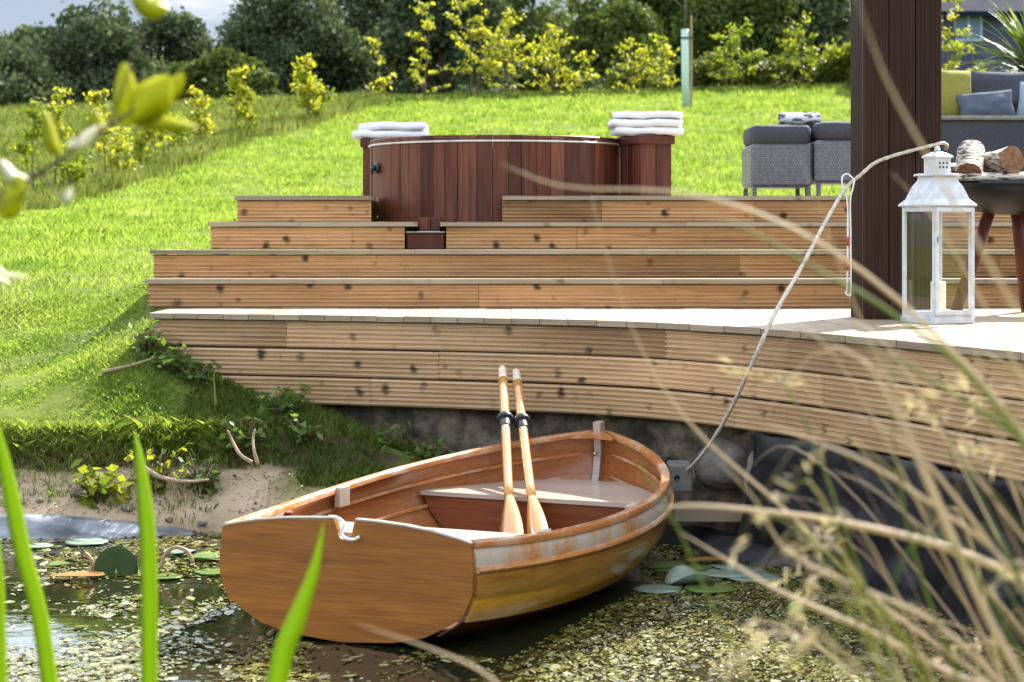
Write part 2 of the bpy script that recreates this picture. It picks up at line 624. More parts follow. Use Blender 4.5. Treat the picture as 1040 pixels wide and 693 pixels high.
M['endgrain'] = simple('log end', (0.27, 0.13, 0.06), 0.85, var=0.5, scale=45)
m, t, b = mat('birch bark')
bn = noise_tex(t, 4.0, 5, coords(t), (5, 5, 26), 0.6)
t.links.new(ramp(t, bn, [(0.42, (0.05, 0.04, 0.03)), (0.52, (0.55, 0.47, 0.38)), (0.8, (0.72, 0.66, 0.58))]), b.inputs['Base Color'])
b.inputs['Roughness'].default_value = 0.8
M['birch'] = m

m, t, b = mat('rattan weave')
uvw = coords(t)
mp1 = N(t, 'ShaderNodeMapping')
mp1.inputs['Rotation'].default_value = (R(90), 0, 0)
t.links.new(uvw, mp1.inputs['Vector'])
br = t.nodes.new('ShaderNodeTexBrick')
br.inputs['Scale'].default_value = 19
br.inputs['Mortar Size'].default_value = 0.035
br.inputs['Color1'].default_value = (0.20, 0.205, 0.23, 1)
br.inputs['Color2'].default_value = (0.13, 0.135, 0.15, 1)
br.inputs['Mortar'].default_value = (0.02, 0.02, 0.024, 1)
br.inputs['Brick Width'].default_value = 0.36
br.inputs['Row Height'].default_value = 0.34
t.links.new(mp1.outputs['Vector'], br.inputs['Vector'])
t.links.new(br.outputs['Color'], b.inputs['Base Color'])
b.inputs['Roughness'].default_value = 0.45
bump(t, b, br.outputs['Fac'], -0.7, 0.006)
M['rattan'] = m

m, t, b = mat('towel')
b.inputs['Base Color'].default_value = (0.82, 0.82, 0.86, 1)
b.inputs['Roughness'].default_value = 0.95
bump(t, b, noise_tex(t, 160, 3, coords(t)), 0.5, 0.004)
M['towel'] = m
m, t, b = mat('patterned blanket')
bw = noise_tex(t, 16, 2, coords(t), (1, 1, 1.6))
t.links.new(ramp(t, bw, [(0.44, (0.10, 0.10, 0.12)), (0.50, (0.62, 0.60, 0.60))]), b.inputs['Base Color'])
b.inputs['Roughness'].default_value = 0.95
M['blanket'] = m

m, t, b = mat('clear glass')
t.nodes.remove(b)
trn = t.nodes.new('ShaderNodeBsdfTransparent')
trn.inputs['Color'].default_value = (0.985, 0.992, 0.986, 1)
gls = t.nodes.new('ShaderNodeBsdfGlossy')
gls.inputs['Roughness'].default_value = 0.01
mxg = t.nodes.new('ShaderNodeMixShader')
mxg.inputs[0].default_value = 0.03
t.links.new(trn.outputs[0], mxg.inputs[1])
t.links.new(gls.outputs[0], mxg.inputs[2])
t.links.new(mxg.outputs[0], t.nodes['Material Output'].inputs['Surface'])
M['glass'] = m
m, t, b = mat('window glass')
b.inputs['Base Color'].default_value = (0.10, 0.16, 0.26, 1)
b.inputs['Roughness'].default_value = 0.06
M['window'] = m

# pond water: dark, glossy, faint ripples
m, t, b = mat('pond water')
b.inputs['Base Color'].default_value = (0.014, 0.016, 0.007, 1)
b.inputs['Roughness'].default_value = 0.03
b.inputs['IOR'].default_value = 1.4
b.inputs['Specular IOR Level'].default_value = 0.8
wn = noise_tex(t, 5.0, 4, coords(t), (1, 1.6, 1), 0.5)
bump(t, b, wn, 0.10, 0.02)
M['water'] = m

m, t, b = mat('butyl liner')
ln = noise_tex(t, 3.0, 6, coords(t), (1, 1, 2.5))
t.links.new(ramp(t, ln, [(0.42, (0.006, 0.006, 0.007)), (0.62, (0.012, 0.013, 0.015)), (0.82, (0.07, 0.072, 0.08))]), b.inputs['Base Color'])
b.inputs['Roughness'].default_value = 0.5
b.inputs['Specular IOR Level'].default_value = 0.3
bump(t, b, noise_tex(t, 20, 5, coords(t)), 0.4, 0.01)
M['liner'] = m
m, t, b = mat('liner edge with painted shine')
ln = noise_tex(t, 4.0, 6, coords(t), (1, 1, 3.0))
t.links.new(ramp(t, ln, [(0.36, (0.06, 0.062, 0.07)), (0.52, (0.20, 0.205, 0.225)), (0.72, (0.38, 0.385, 0.41))]), b.inputs['Base Color'])  # greys paint the shiny highlights of the black liner
b.inputs['Roughness'].default_value = 0.4
bump(t, b, noise_tex(t, 24, 5, coords(t)), 0.4, 0.01)
M['liner_edge'] = m

m, t, b = mat('earth bank')
co = coords(t)
e1 = noise_tex(t, 3.2, 7, co, None, 0.7)
ec = ramp(t, e1, [(0.28, (0.035, 0.027, 0.018)), (0.44, (0.11, 0.084, 0.056)), (0.60, (0.28, 0.215, 0.15)), (0.8, (0.42, 0.35, 0.27))])
e2 = noise_tex(t, 1.0, 5, co, (9, 9, 1.6), 0.65)
ec = mixc(t, ramp(t, e2, [(0.50, (0, 0, 0)), (0.68, (0.7, 0.7, 0.7))]), ec, (0.022, 0.022, 0.018))
t.links.new(ec, b.inputs['Base Color'])
b.inputs['Roughness'].default_value = 0.9
bump(t, b, noise_tex(t, 14, 6, co, None, 0.7), 0.8, 0.03)
M['earth'] = m

# ground: soil under the lawn, sand at the water's edge (vertex attribute 'sand')
m, t, b = mat('lawn and sand')
co = coords(t)
g1 = noise_tex(t, 0.55, 5, co)
g2 = noise_tex(t, 14, 5, co)
gc = mixc(t, g2, ramp(t, g1, [(0.35, (0.12, 0.165, 0.022)), (0.65, (0.19, 0.235, 0.035))]), (0.08, 0.105, 0.016))
s1 = noise_tex(t, 7, 8, co, None, 0.75)
s2 = noise_tex(t, 40, 6, co, None, 0.7)
scol = mixc(t, s2, ramp(t, s1, [(0.3, (0.30, 0.20, 0.12)), (0.5, (0.52, 0.38, 0.25)), (0.75, (0.64, 0.51, 0.37))]), (0.44, 0.33, 0.22))
at_n = t.nodes.new('ShaderNodeAttribute')
at_n.attribute_name = 'sand'
col = mixc(t, at_n.outputs['Fac'], gc, scol)
at_e = t.nodes.new('ShaderNodeAttribute')
at_e.attribute_name = 'soil'
col = mixc(t, at_e.outputs['Fac'], col, mixc(t, s2, (0.035, 0.024, 0.014), (0.11, 0.08, 0.05)))
t.links.new(col, b.inputs['Base Color'])
b.inputs['Roughness'].default_value = 0.95
b.inputs['Specular IOR Level'].default_value = 0.15
bump(t, b, s2, 0.7, 0.02)
M['ground'] = m

M['grass'] = leafy('lawn blades', [(0.0, (0.08, 0.145, 0.022)), (0.3, (0.175, 0.265, 0.042)), (0.7, (0.29, 0.37, 0.080)), (1.0, (0.47, 0.48, 0.24))], 0.55, 0.55, 1.3, 0.12)
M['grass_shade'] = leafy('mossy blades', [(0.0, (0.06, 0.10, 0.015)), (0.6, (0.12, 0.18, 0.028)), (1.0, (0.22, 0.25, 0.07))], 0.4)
M['meadow'] = leafy('meadow blades', [(0.0, (0.07, 0.10, 0.022)), (0.5, (0.15, 0.185, 0.045)), (1.0, (0.30, 0.30, 0.13))], 0.45, 0.6, 0.7, 0.1)
M['seed'] = leafy('pale seed heads', [(0.0, (0.42, 0.32, 0.22)), (1.0, (0.66, 0.56, 0.45))], 0.35)
M['crumbs'] = leafy('crumbs', [(0.0, (0.10, 0.06, 0.035)), (0.5, (0.34, 0.24, 0.15)), (1.0, (0.60, 0.48, 0.34))], 0.0, 0.9)
M['thatch'] = leafy('dead thatch', [(0.0, (0.12, 0.10, 0.045)), (0.4, (0.26, 0.24, 0.09)), (0.7, (0.22, 0.27, 0.04)), (1.0, (0.34, 0.36, 0.09))], 0.4)
M['sapleaf'] = leafy('sapling leaves', [(0.0, (0.14, 0.19, 0.018)), (0.45, (0.32, 0.335, 0.03)), (1.0, (0.52, 0.45, 0.055))], 0.55)
M['greenleaf'] = leafy('young green leaves', [(0.0, (0.10, 0.15, 0.015)), (0.5, (0.21, 0.26, 0.02)), (1.0, (0.36, 0.36, 0.035))], 0.5)
M['weedleaf'] = leafy('weed leaves', [(0.0, (0.06, 0.11, 0.02)), (0.6, (0.11, 0.18, 0.035)), (1.0, (0.20, 0.26, 0.06))], 0.4)
M['treeleaf'] = leafy('dark tree leaves', [(0.0, (0.026, 0.042, 0.024)), (0.45, (0.062, 0.088, 0.045)), (0.8, (0.13, 0.16, 0.085)), (1.0, (0.25, 0.28, 0.17))], 0.28, 0.6, 0.5, 0.06)
M['midleaf'] = leafy('mid green tree leaves', [(0.0, (0.035, 0.055, 0.014)), (0.5, (0.07, 0.10, 0.024)), (1.0, (0.15, 0.18, 0.055))], 0.35, 0.6, 0.6, 0.08)
M['hedge'] = leafy('hedge leaves', [(0.0, (0.035, 0.055, 0.010)), (0.55, (0.09, 0.12, 0.016)), (1.0, (0.26, 0.27, 0.03))], 0.4, 0.5, 0.9)
M['cordy'] = leafy('cordyline blades', [(0.0, (0.06, 0.10, 0.02)), (0.6, (0.13, 0.18, 0.04)), (1.0, (0.26, 0.29, 0.10))], 0.35, 0.35)
M['iris'] = leafy('iris blades', [(0.0, (0.24, 0.36, 0.012)), (1.0, (0.32, 0.43, 0.02))], 0.62, 0.4)
M['fgleaf'] = leafy('near leaves', [(0.0, (0.16, 0.22, 0.01)), (0.5, (0.34, 0.36, 0.012)), (1.0, (0.48, 0.45, 0.02))], 0.6, 0.4)
M['sunlit_leaf'] = leafy('painted sunlit leaves', [(0.0, (0.55, 0.52, 0.46)), (1.0, (0.70, 0.66, 0.6))], 0.4)  # pale colour paints the sun's highlight on near leaves
M['dry'] = leafy('dry grass', [(0.0, (0.20, 0.125, 0.075)), (0.35, (0.40, 0.29, 0.20)), (0.65, (0.58, 0.46, 0.34)), (0.8, (0.42, 0.33, 0.10)), (1.0, (0.66, 0.57, 0.46))], 0.4)
M['reedgreen'] = leafy('sedge blades', [(0.0, (0.09, 0.13, 0.02)), (0.6, (0.18, 0.22, 0.035)), (1.0, (0.36, 0.30, 0.05))], 0.45)
M['pondweed'] = leafy('floating pondweed', [(0.0, (0.045, 0.038, 0.008)), (0.35, (0.12, 0.11, 0.020)), (0.7, (0.21, 0.205, 0.045)), (0.92, (0.33, 0.33, 0.15)), (1.0, (0.22, 0.13, 0.05))], 0.1, 0.16, None, 0.7)
M['lily'] = leafy('lily leaf', [(0.0, (0.12, 0.20, 0.05)), (1.0, (0.22, 0.30, 0.07))], 0.3, 0.25, 9.0)
M['lilyblue'] = leafy('pale lily leaf', [(0.0, (0.13, 0.20, 0.14)), (0.5, (0.26, 0.34, 0.26)), (1.0, (0.36, 0.42, 0.33))], 0.2, 0.25, 9.0)
M['lilydark'] = leafy('dark lily leaf', [(0.0, (0.035, 0.07, 0.012)), (1.0, (0.05, 0.09, 0.015))], 0.3, 0.35)
M['brownleaf'] = leafy('brown leaf', [(0.0, (0.36, 0.17, 0.04)), (1.0, (0.42, 0.2, 0.05))], 0.3)

# ------------------------------------------------------------------ the lie of the land
ZDECK = 1.05
EDGE = spline([(-2.02, 10.95), (-1.9, 10.86), (-0.97, 10.58), (0.0, 10.2), (0.5, 9.93), (0.87, 9.56), (1.26, 8.92), (1.57, 8.2), (1.80, 7.5), (1.92, 7.15), (2.05, 6.4), (2.12, 5.4)], 240)
EDGE_X = EDGE[:, 0]
PY = [-5, 9.55, 9.57, 9.62, 9.95, 10.05, 10.5, 11, 12, 13, 14.5, 16, 20, 24, 28, 34, 40, 46, 52, 56, 60, 70, 100, 160, 400]
PZ = [-0.5, -0.45, 0.02, 0.10, 0.29, 0.46, 0.56, 0.67, 0.86, 1.04, 1.18, 1.29, 1.52, 1.77, 2.04, 2.75, 3.50, 4.32, 5.10, 5.48, 5.52, 5.3, 4.6, 3.0, -2.0]


def edge_y(x):
    return np.interp(x, EDGE_X, EDGE[:, 1])


def ground(x, y):
    x = np.asarray(x, float)
    y = np.asarray(y, float)
    wob = 0.06 * np.sin(x * 2.1 + 0.6) + 0.035 * np.sin(x * 5.3 + 1.0) + 0.10 * np.sin(x * 0.55)
    wob = wob * np.clip((y - 8.5) / 1.0, 0, 1)
    yy = y + np.where(y < 12, wob, wob * np.clip((14 - y) / 2, 0, 1))
    z = np.interp(yy, PY, PZ)
    z = z + np.where(y > 10, 0.02 * np.sin(x * 3.1 + y * 1.7) + 0.015 * np.sin(x * 6.3 - y * 4.1), 0)
    z = z + np.where(y > 16, 1, 0) * (0.026 * x * np.clip((y - 20) / 30, 0, 1))
    z = z - 0.012 * np.clip(-x - 3.0, 0, 9) * np.clip((y - 24) / 18, 0, 1)
    # a swell of turf against the corner of the deck, then falling ground before and under it
    z = z + 0.25 * np.exp(-((x + 2.05) / 0.45) ** 2) * np.interp(y, [10.1, 10.8, 13, 15], [0, 1, 0.9, 0])
    zd = np.interp(x, [-2.3, -2.0, -1.53, -1.13, -0.7, -0.3, 0.15, 0.5], [3.0, 0.93, 0.72, 0.55, 0.40, 0.24, -0.02, -0.45])
    inside = (x > -2.3) & (y < 17.2)
    zcap = np.where(y > 11.4, np.maximum(zd, np.where(x > -2.0, 0.6, 9)), zd)
    capped = np.minimum(z, zcap)
    blend = np.clip((17.2 - y) / 0.6, 0, 1) * np.clip((5.5 - x) / 0.8, 0, 1)
    z = np.where(inside, capped * blend + z * (1 - blend), z)
    # the near bank behind the camera's feet
    near = np.interp(y, [2.6, 3.3], [0.12, -0.5])
    z = np.where(y < 3.5, near, z)
    # the pond ends far off to both sides
    side = np.clip((np.abs(x + 0.5) - 11) / 2, 0, 1)
    z = np.where(y < 9.6, z * (1 - side) + 0.35 * side, z)
    return z


xs = np.unique(np.concatenate([np.arange(-400, -40, 40), np.arange(-40, -8, 2.0), np.arange(-8, -5.2, 0.4), np.arange(-5.2, 1.0, 0.05), np.arange(1.0, 8, 0.35), np.arange(8, 40, 2.0), np.arange(40, 401, 40)]))
ys = np.unique(np.concatenate([np.arange(-60, 2, 6), np.arange(2, 9.3, 0.4), np.arange(9.3, 11.6, 0.03), np.arange(11.6, 18, 0.12), np.arange(18, 70, 0.8), np.arange(70, 150, 6), np.arange(150, 401, 40)]))
GX, GY = np.meshgrid(xs, ys)
GZ = ground(GX, GY)
rough = np.array([mnoise.noise((a * 3.5, c * 3.5, 0.3)) for a, c in zip(GX.ravel(), GY.ravel())]).reshape(GX.shape)
fine = np.array([mnoise.noise((a * 16, c * 16, 4.3)) for a, c in zip(GX.ravel(), GY.ravel())]).reshape(GX.shape)
nearm = (GX > -5.3) & (GX < 1) & (GY > 9.2) & (GY < 12)
GZ = GZ + np.where(nearm, 0.022 * rough + 0.008 * fine, 0)
me = bpy.data.meshes.new('lawn')
nx, ny = len(xs), len(ys)
co_all = np.stack([GX, GY, GZ], -1).reshape(-1, 3)
idx = np.arange(nx * ny).reshape(ny, nx)
quads = np.stack([idx[:-1, :-1], idx[:-1, 1:], idx[1:, 1:], idx[1:, :-1]], -1).reshape(-1, 4)
me.from_pydata(co_all.tolist(), [], quads.tolist())
me.polygons.foreach_set('use_smooth', [True] * len(me.polygons))
zz = GZ + 0.03 * rough
sandm = np.clip((0.335 - zz) / 0.03, 0, 1) * np.where(GY > 9.0, 1, 0)
sandm = sandm * np.clip((-0.95 + 0.3 * rough - GX) / 0.25, 0, 1)
sandm = np.where((GY < 9.7) & (GX < 0.4), np.maximum(sandm, np.clip((0.10 - GZ) / 0.05, 0, 1)), sandm)
slope = np.gradient(GZ, axis=0) / np.maximum(np.gradient(GY, axis=0), 1e-4)
soilm = np.clip((slope - 0.75) / 0.6, 0, 1) * ((GZ > 0.27) & (GZ < 0.56) & (GY < 11.5))
for nm, arr in (('sand', sandm), ('soil', np.maximum(soilm, ((GX > -1.9) & (GY > edge_y(GX) + 0.02) & (GY < 16.5) & (GX < 5)) * 1.0))):
    a = me.attributes.new(nm, 'FLOAT', 'POINT')
    a.data.foreach_set('value', arr.ravel().astype(np.float32))
lawn = link('lawn', me, M['ground'])
tag(lawn, 'sloping lawn with a sandy edge rising from the pond', 'ground', kind='structure')

mb = MB()
mb.add([(-14, 2.0, 0), (12, 2.0, 0), (12, 12.2, 0), (-14, 12.2, 0)], [(0, 1, 2, 3)])
tag(mb.build('pond_water', M['water']), 'dark pond water under floating weed', 'water', kind='structure')


def part(mb, name, m, root, smooth=None):
    """a part built in world coordinates under a root Empty"""
    o = mb.build(name, m, root, smooth)
    o.matrix_parent_inverse = Matrix.LocRotScale(root.location, root.rotation_euler, root.scale).inverted()
    return o


def adopt(o, root):
    o.parent = root
    o.matrix_parent_inverse = Matrix.LocRotScale(root.location, root.rotation_euler, root.scale).inverted()
    return o


# ------------------------------------------------------------------ retaining bank and pond liner under the deck
def path_normals(P):
    T = np.gradient(P, axis=0)
    T /= np.linalg.norm(T, axis=1)[:, None]
    return np.stack([T[:, 1], -T[:, 0]], 1)          # towards the camera for a path running left to right


EN = path_normals(EDGE)
EN = np.where(EN[:, 1:2] > 0, -EN, EN)
P = []
k0 = 24
ia = list(range(k0, len(EDGE), 1))
for i in ia:
    row = []
    for j in range(30):
        v = j / 29
        z = -0.35 + v * 1.02
        base = -0.14 + 0.10 * (1 - v)
        q = Vector((EDGE[i][0] * 2.3, EDGE[i][1] * 2.3, z * 4.0))
        d = base + 0.14 * mnoise.noise(q) + 0.06 * mnoise.noise(q * 2.7) + 0.025 * mnoise.noise(q * 7)
        row.append((EDGE[i][0] + EN[i][0] * d, EDGE[i][1] + EN[i][1] * d, z))
    P.append(row)
mb = MB()
mb.grid(P)
bank = mb.build('earth_bank', M['earth'])
tag(bank, 'rough pale earth and stone bank under the timber deck', 'bank', kind='structure')

# black liner hanging from under the deck on the right
P = []
for i in range(len(EDGE)):
    if EDGE[i][0] < 1.12:
        continue
    row = []
    for j in range(26):
        v = j / 25
        z = -0.3 + v * 0.86
        q = Vector((EDGE[i][0] * 4.5, EDGE[i][1] * 4.5, z * 1.2))
        d = 0.03 + 0.16 * (1 - v) ** 2 + 0.06 * mnoise.noise(q) + 0.03 * mnoise.noise(q * 2.1) + 0.02 * mnoise.noise(Vector((EDGE[i][0] * 3, EDGE[i][1] * 3, z * 9)))
        row.append((EDGE[i][0] + EN[i][0] * d, EDGE[i][1] + EN[i][1] * d, z))
    P.append(row)
mb = MB()
mb.grid(P)
o = mb.build('pond_liner', M['liner'])
s = o.modifiers.new('thickness', 'SOLIDIFY')
s.thickness = 0.006
tag(o, 'black wrinkled liner sheet hanging under the curved end of the deck', 'pond liner')

# grey ledge of liner at the water left of it
P = []
for i in range(40):
    u = i / 39
    x = 0.72 + 0.75 * u
    yb = float(edge_y(x)) - 0.06
    row = []
    for j in range(8):
        v = j / 7
        w = math.sin(math.pi * min(1, 0.08 + u * 1.1)) * 0.35 + 0.03
        row.append((x - 0.12 * v, yb - w * v, 0.05 + 0.05 * u - 0.10 * v * v + 0.02 * mnoise.noise(Vector((x * 6, v * 3, 1)))))
    P.append(row)
mb = MB()
mb.grid(P)
o = mb.build('liner_flap', M['liner'])
s = o.modifiers.new('thickness', 'SOLIDIFY')
s.thickness = 0.008
tag(o, 'dark tongue of folded liner lying at the water beside the bow', 'liner flap')

# liner edge along the sandy shore at the left
P = []
for i in range(160):
    x = -5.2 + 3.62 * i / 159
    row = []
    y_w = 9.55
    for yy in np.arange(9.2, 10.3, 0.01):
        if ground(x, yy) > 0.0:
            y_w = float(yy)
            break
    hgt = 0.105 + 0.032 * mnoise.noise(Vector((x * 2.2, 0, 0))) + 0.012 * mnoise.noise(Vector((x * 7, 3, 0)))
    hgt *= min(1.0, (-1.58 - x) / 0.7 + 0.12)
    wr = 0.03 * mnoise.noise(Vector((x * 3.3, 8, 0)))
    prof = [(0.10, hgt - 0.07), (0.05, hgt - 0.012), (0.015, hgt), (-0.02, hgt - 0.012), (-0.04 + wr, hgt * 0.6), (-0.055 + wr * 0.5, hgt * 0.35), (-0.10 - wr, 0.012), (-0.16, -0.06), (-0.3, -0.2)]
    for dy, z in prof:
        row.append((x, y_w + dy + 0.012 * mnoise.noise(Vector((x * 9, z * 30, 2))), z))
    P.append(row)
mb = MB()
mb.grid(P)
o = mb.build('liner_edge', M['liner_edge'])
s = o.modifiers.new('thickness', 'SOLIDIFY')
s.thickness = 0.01
tag(o, 'black liner edge with painted grey highlights folded along the sandy shore', 'liner edge')

# ------------------------------------------------------------------ the timber deck and its steps
deck = empty('timber_deck', (0.4, 11.6, 0.0), 'curved stepped timber deck of grooved brown boards above the pond', 'deck')


def ridged(h, n=6, depth=0.014, back=0.026):
    """profile of a grooved decking board standing on edge: (out, up), outside face with n ridges"""
    p = h / n
    g = p * 0.40
    pr = [(-back, 0.0)]
    for k in range(n):
        z = k * p
        pr += [(-depth, z + 0.0005), (-depth, z + g * 0.55), (0, z + g), (0, z + p - g), (-depth, z + p - g * 0.55)]
    pr[-1] = (-depth, h - 0.0005)
    pr += [(-back, h)]
    return pr


def board_off():
    return (random.uniform(0, 60), random.uniform(0, 60))


BH = 0.145
# curved fascia: three rows of long boards
seglen = np.concatenate([[0], np.cumsum(np.linalg.norm(np.diff(EDGE, axis=0), axis=1))])
joints = [[0, 0.85, 3.1, 5.6, 8.2], [0, 1.75, 4.3, 6.9, 9.0], [0.45, 1.35, 3.6, 6.3, 9.0]]
for r in range(3):
    zb = ZDECK - 0.034 - (r + 1) * BH - r * 0.009
    mb = MB()
    jn = joints[r]
    for a, c in zip(jn[:-1], jn[1:]):
        sel = [i for i in range(len(EDGE)) if a + 0.003 <= seglen[i] <= c - 0.003]
        sv = np.linspace(a + 0.002, min(c - 0.002, seglen[-1]), max(6, len(sel)))
        path = np.stack([np.interp(sv, seglen, EDGE[:, 0]), np.interp(sv, seglen, EDGE[:, 1])], 1)
        nr = path_normals(path)
        nr = np.where(nr[:, 1:2] > 0.3, -nr, nr)
        mb.sweep(ridged(BH), path.tolist(), nr.tolist(), a, board_off(), zb + random.uniform(-0.0015, 0.0015))
    part(mb, 'fascia_board', M['fascia'], deck)
# dark backing strip behind the gaps and joists
mb = MB()
mb.sweep([(-0.045, 0), (-0.032, 0), (-0.032, 0.46), (-0.045, 0.46)], EDGE[14:].tolist(), EN[14:].tolist(), 0, (0, 0), ZDECK - 0.034 - 0.46)
part(mb, 'joist', M['post'], deck)

# platform planks running front to back, each cut off at the curve
mb = MB()
x = -2.03
while x < 2.9:
    w = 0.142
    x1 = x + w
    ov = 0.026 + random.uniform(-0.004, 0.006)
    if x1 < 2.08:
        ya, yb2 = float(edge_y(max(x, -2.0))), float(edge_y(max(x1, -2.0)))
        nyv = 1.0
        i = int(np.argmin(abs(EDGE_X - (x + w / 2))))
        k = ov / max(0.28, -EN[i][1])
        ya -= k
        yb2 -= k
        ya = max(ya, 5.4)
        yb2 = max(yb2, 5.4)
    else:
        ya = yb2 = 5.4
    zt = ZDECK + random.uniform(-0.0015, 0.0015)
    zb = zt - 0.03
    ybk = 11.66
    o1, o2 = board_off()
    mid = (ya + yb2) / 2 + random.uniform(-0.002, 0.004)
    vs = [(x, ya, zb), ((x + x1) / 2, mid, zb), (x1, yb2, zb), (x1, ybk, zb), (x, ybk, zb), (x, ya, zt), ((x + x1) / 2, mid, zt), (x1, yb2, zt), (x1, ybk, zt), (x, ybk, zt)]
    fs = [(5, 6, 7, 8, 9), (4, 3, 2, 1, 0), (0, 1, 6, 5), (1, 2, 7, 6), (2, 3, 8, 7), (3, 4, 9, 8), (4, 0, 5, 9)]
    uvs = [[(vs[i][1] + o1, vs[i][0] + o2) if abs(vs[fc[0]][2] - vs[fc[2]][2]) < 1e-6 else (vs[i][0] + o1 * 1.3, vs[i][2] + o2) for i in fc] for fc in fs]
    mb.add(vs, fs, uvs)
    x = x1 + 0.003
part(mb, 'deck_surface', M['tread'], deck)

STEPS = [(1.223, 11.63, -2.18), (1.396, 11.97, -2.21), (1.569, 12.31, -1.91), (1.742, 12.65, -1.79)]
XR = 3.9
TUBC, TUBR = (-0.083, 13.68), 0.915
GAP4 = (-0.916, -0.064)
GAP3T = (X_at(424, 12.31), X_at(447, 12.31))
GAP3R = (X_at(411, 12.31), X_at(453, 12.31))


def cut(a, b, gap):
    if gap is None or gap[1] <= a or gap[0] >= b:
        return [(a, b)]
    return [(a, gap[0]), (gap[1], b)]


def splits(a, b, seeds):
    xs_ = [a] + [s for s in seeds if a + 0.25 < s < b - 0.25] + [b]
    return list(zip(xs_[:-1], xs_[1:]))


JR = [[-0.2, 2.2], [1.4, 3.0], [X_at(586, 12.31), X_at(700, 12.31) + 0.9], [X_at(611, 12.65), X_at(766, 12.65)]]
JT = [[0.9, 2.7], [-0.6, 1.8], [1.1, 2.9], [0.5, 2.4]]
for k, (zt, yf, xl) in enumerate(STEPS):
    zb = STEPS[k - 1][0] if k else ZDECK
    rise = zt - 0.028 - zb
    # riser
    gp = GAP4 if k == 3 else (GAP3R if k == 2 else None)
    for a0, b0 in cut(xl, XR, gp):
        mb = MB()
        for a, c in splits(a0, b0, JR[k]):
            xs_ = np.linspace(a + 0.0015, c - 0.0015, 10)
            path = [(float(q), yf) for q in xs_]
            mb.sweep(ridged(rise - 0.003), path, [(0, -1)] * 10, 0, board_off(), zb + 0.0015 + random.uniform(-0.001, 0.001))
        part(mb, 'step_riser', M['riser'], deck)
    # tread
    gp = GAP4 if k == 3 else (GAP3T if k == 2 else None)
    yb_ = STEPS[k + 1][1] + 0.02 if k < 3 else 12.80
    for a0, b0 in cut(xl - 0.015, XR, gp):
        mb = MB()
        for a, c in splits(a0, b0, JT[k]):
            for (p, q) in ((yf - 0.022, yf + 0.12), (yf + 0.126, yb_)):
                o1, o2 = board_off()
                z1, z0 = zt + random.uniform(-0.0012, 0.0012), zt - 0.027
                vs = [(a + .001, p, z0), (c - .001, p, z0), (c - .001, q, z0), (a + .001, q, z0), (a + .001, p + .003, z1), (c - .001, p + .003, z1), (c - .001, q, z1), (a + .001, q, z1)]
                fs = [(0, 3, 2, 1), (4, 5, 6, 7), (0, 1, 5, 4), (1, 2, 6, 5), (2, 3, 7, 6), (3, 0, 4, 7)]
                uvs = [[(vs[i][0] + o1, vs[i][1] + vs[i][2] + o2) for i in fc] for fc in fs]
                mb.add(vs, fs, uvs)
        part(mb, 'step_tread', M['tread'], deck)
    # boards closing the left end
    mb = MB()
    y_end = 16.8 if k in (0, 3) else STEPS[k + 1][1] + 0.3
    y_end = 16.8 if k == 3 else STEPS[k + 1][1] + 0.35
    for z0 in ([ZDECK - 0.33, ZDECK - 0.165, zb] if k == 0 else [zb - 0.155, zb]):
        path = [(xl, float(q)) for q in np.linspace(y_end, yf + 0.03, 8)]
        mb.sweep(ridged(rise - 0.004), path, [(-1, 0)] * 8, 0, board_off(), z0 + 0.002)
    part(mb, 'end_board', M['riser'], deck)
# side of the lower platform at the far left corner
mb = MB()
for r in range(3):
    path = [(-2.03, float(q)) for q in np.linspace(11.64, 10.95, 6)]
    mb.sweep(ridged(BH), path, [(-1, 0)] * 6, 0, board_off(), ZDECK - 0.034 - (r + 1) * BH - r * 0.009)
part(mb, 'end_board', M['fascia'], deck)
# upper floor planks round the tub
mb = MB()
y = 12.805
zt = STEPS[3][0]
while y < 16.8:
    y1 = y + 0.142
    hw = 0.0
    for yy in (y, (y + y1) / 2, y1):
        d = (TUBR + 0.012) ** 2 - (yy - TUBC[1]) ** 2
        if d > 0:
            hw = max(hw, math.sqrt(d))
    gp = (TUBC[0] - hw, TUBC[0] + hw) if hw > 0 else None
    if gp and y < 13.4:
        gp = (min(gp[0], GAP4[0] if y < 13.0 else gp[0]), gp[1])
    for a, c in cut(-1.79, XR, gp):
        o1, o2 = board_off()
        vs = [(a, y, zt - .028), (c, y, zt - .028), (c, y1, zt - .028), (a, y1, zt - .028), (a, y, zt), (c, y, zt), (c, y1, zt), (a, y1, zt)]
        fs = [(0, 3, 2, 1), (4, 5, 6, 7), (0, 1, 5, 4), (1, 2, 6, 5), (2, 3, 7, 6), (3, 0, 4, 7)]
        mb.add(vs, fs, [[(vs[i][0] + o1, vs[i][1] + vs[i][2] + o2) for i in fc] for fc in fs])
    y = y1 + 0.005
part(mb, 'upper_floor', M['tread'], deck)
# floor of the recess in front of the tub
mb = MB()
mb.box((GAP4[0] - 0.02, 12.66, STEPS[2][0] - 0.034), (GAP3T[0], 13.0, STEPS[2][0] - 0.002))
mb.box((GAP3T[1], 12.66, STEPS[2][0] - 0.034), (GAP4[1] + 0.02, 13.0, STEPS[2][0] - 0.002))
part(mb, 'recess_floor', M['tread'], deck)

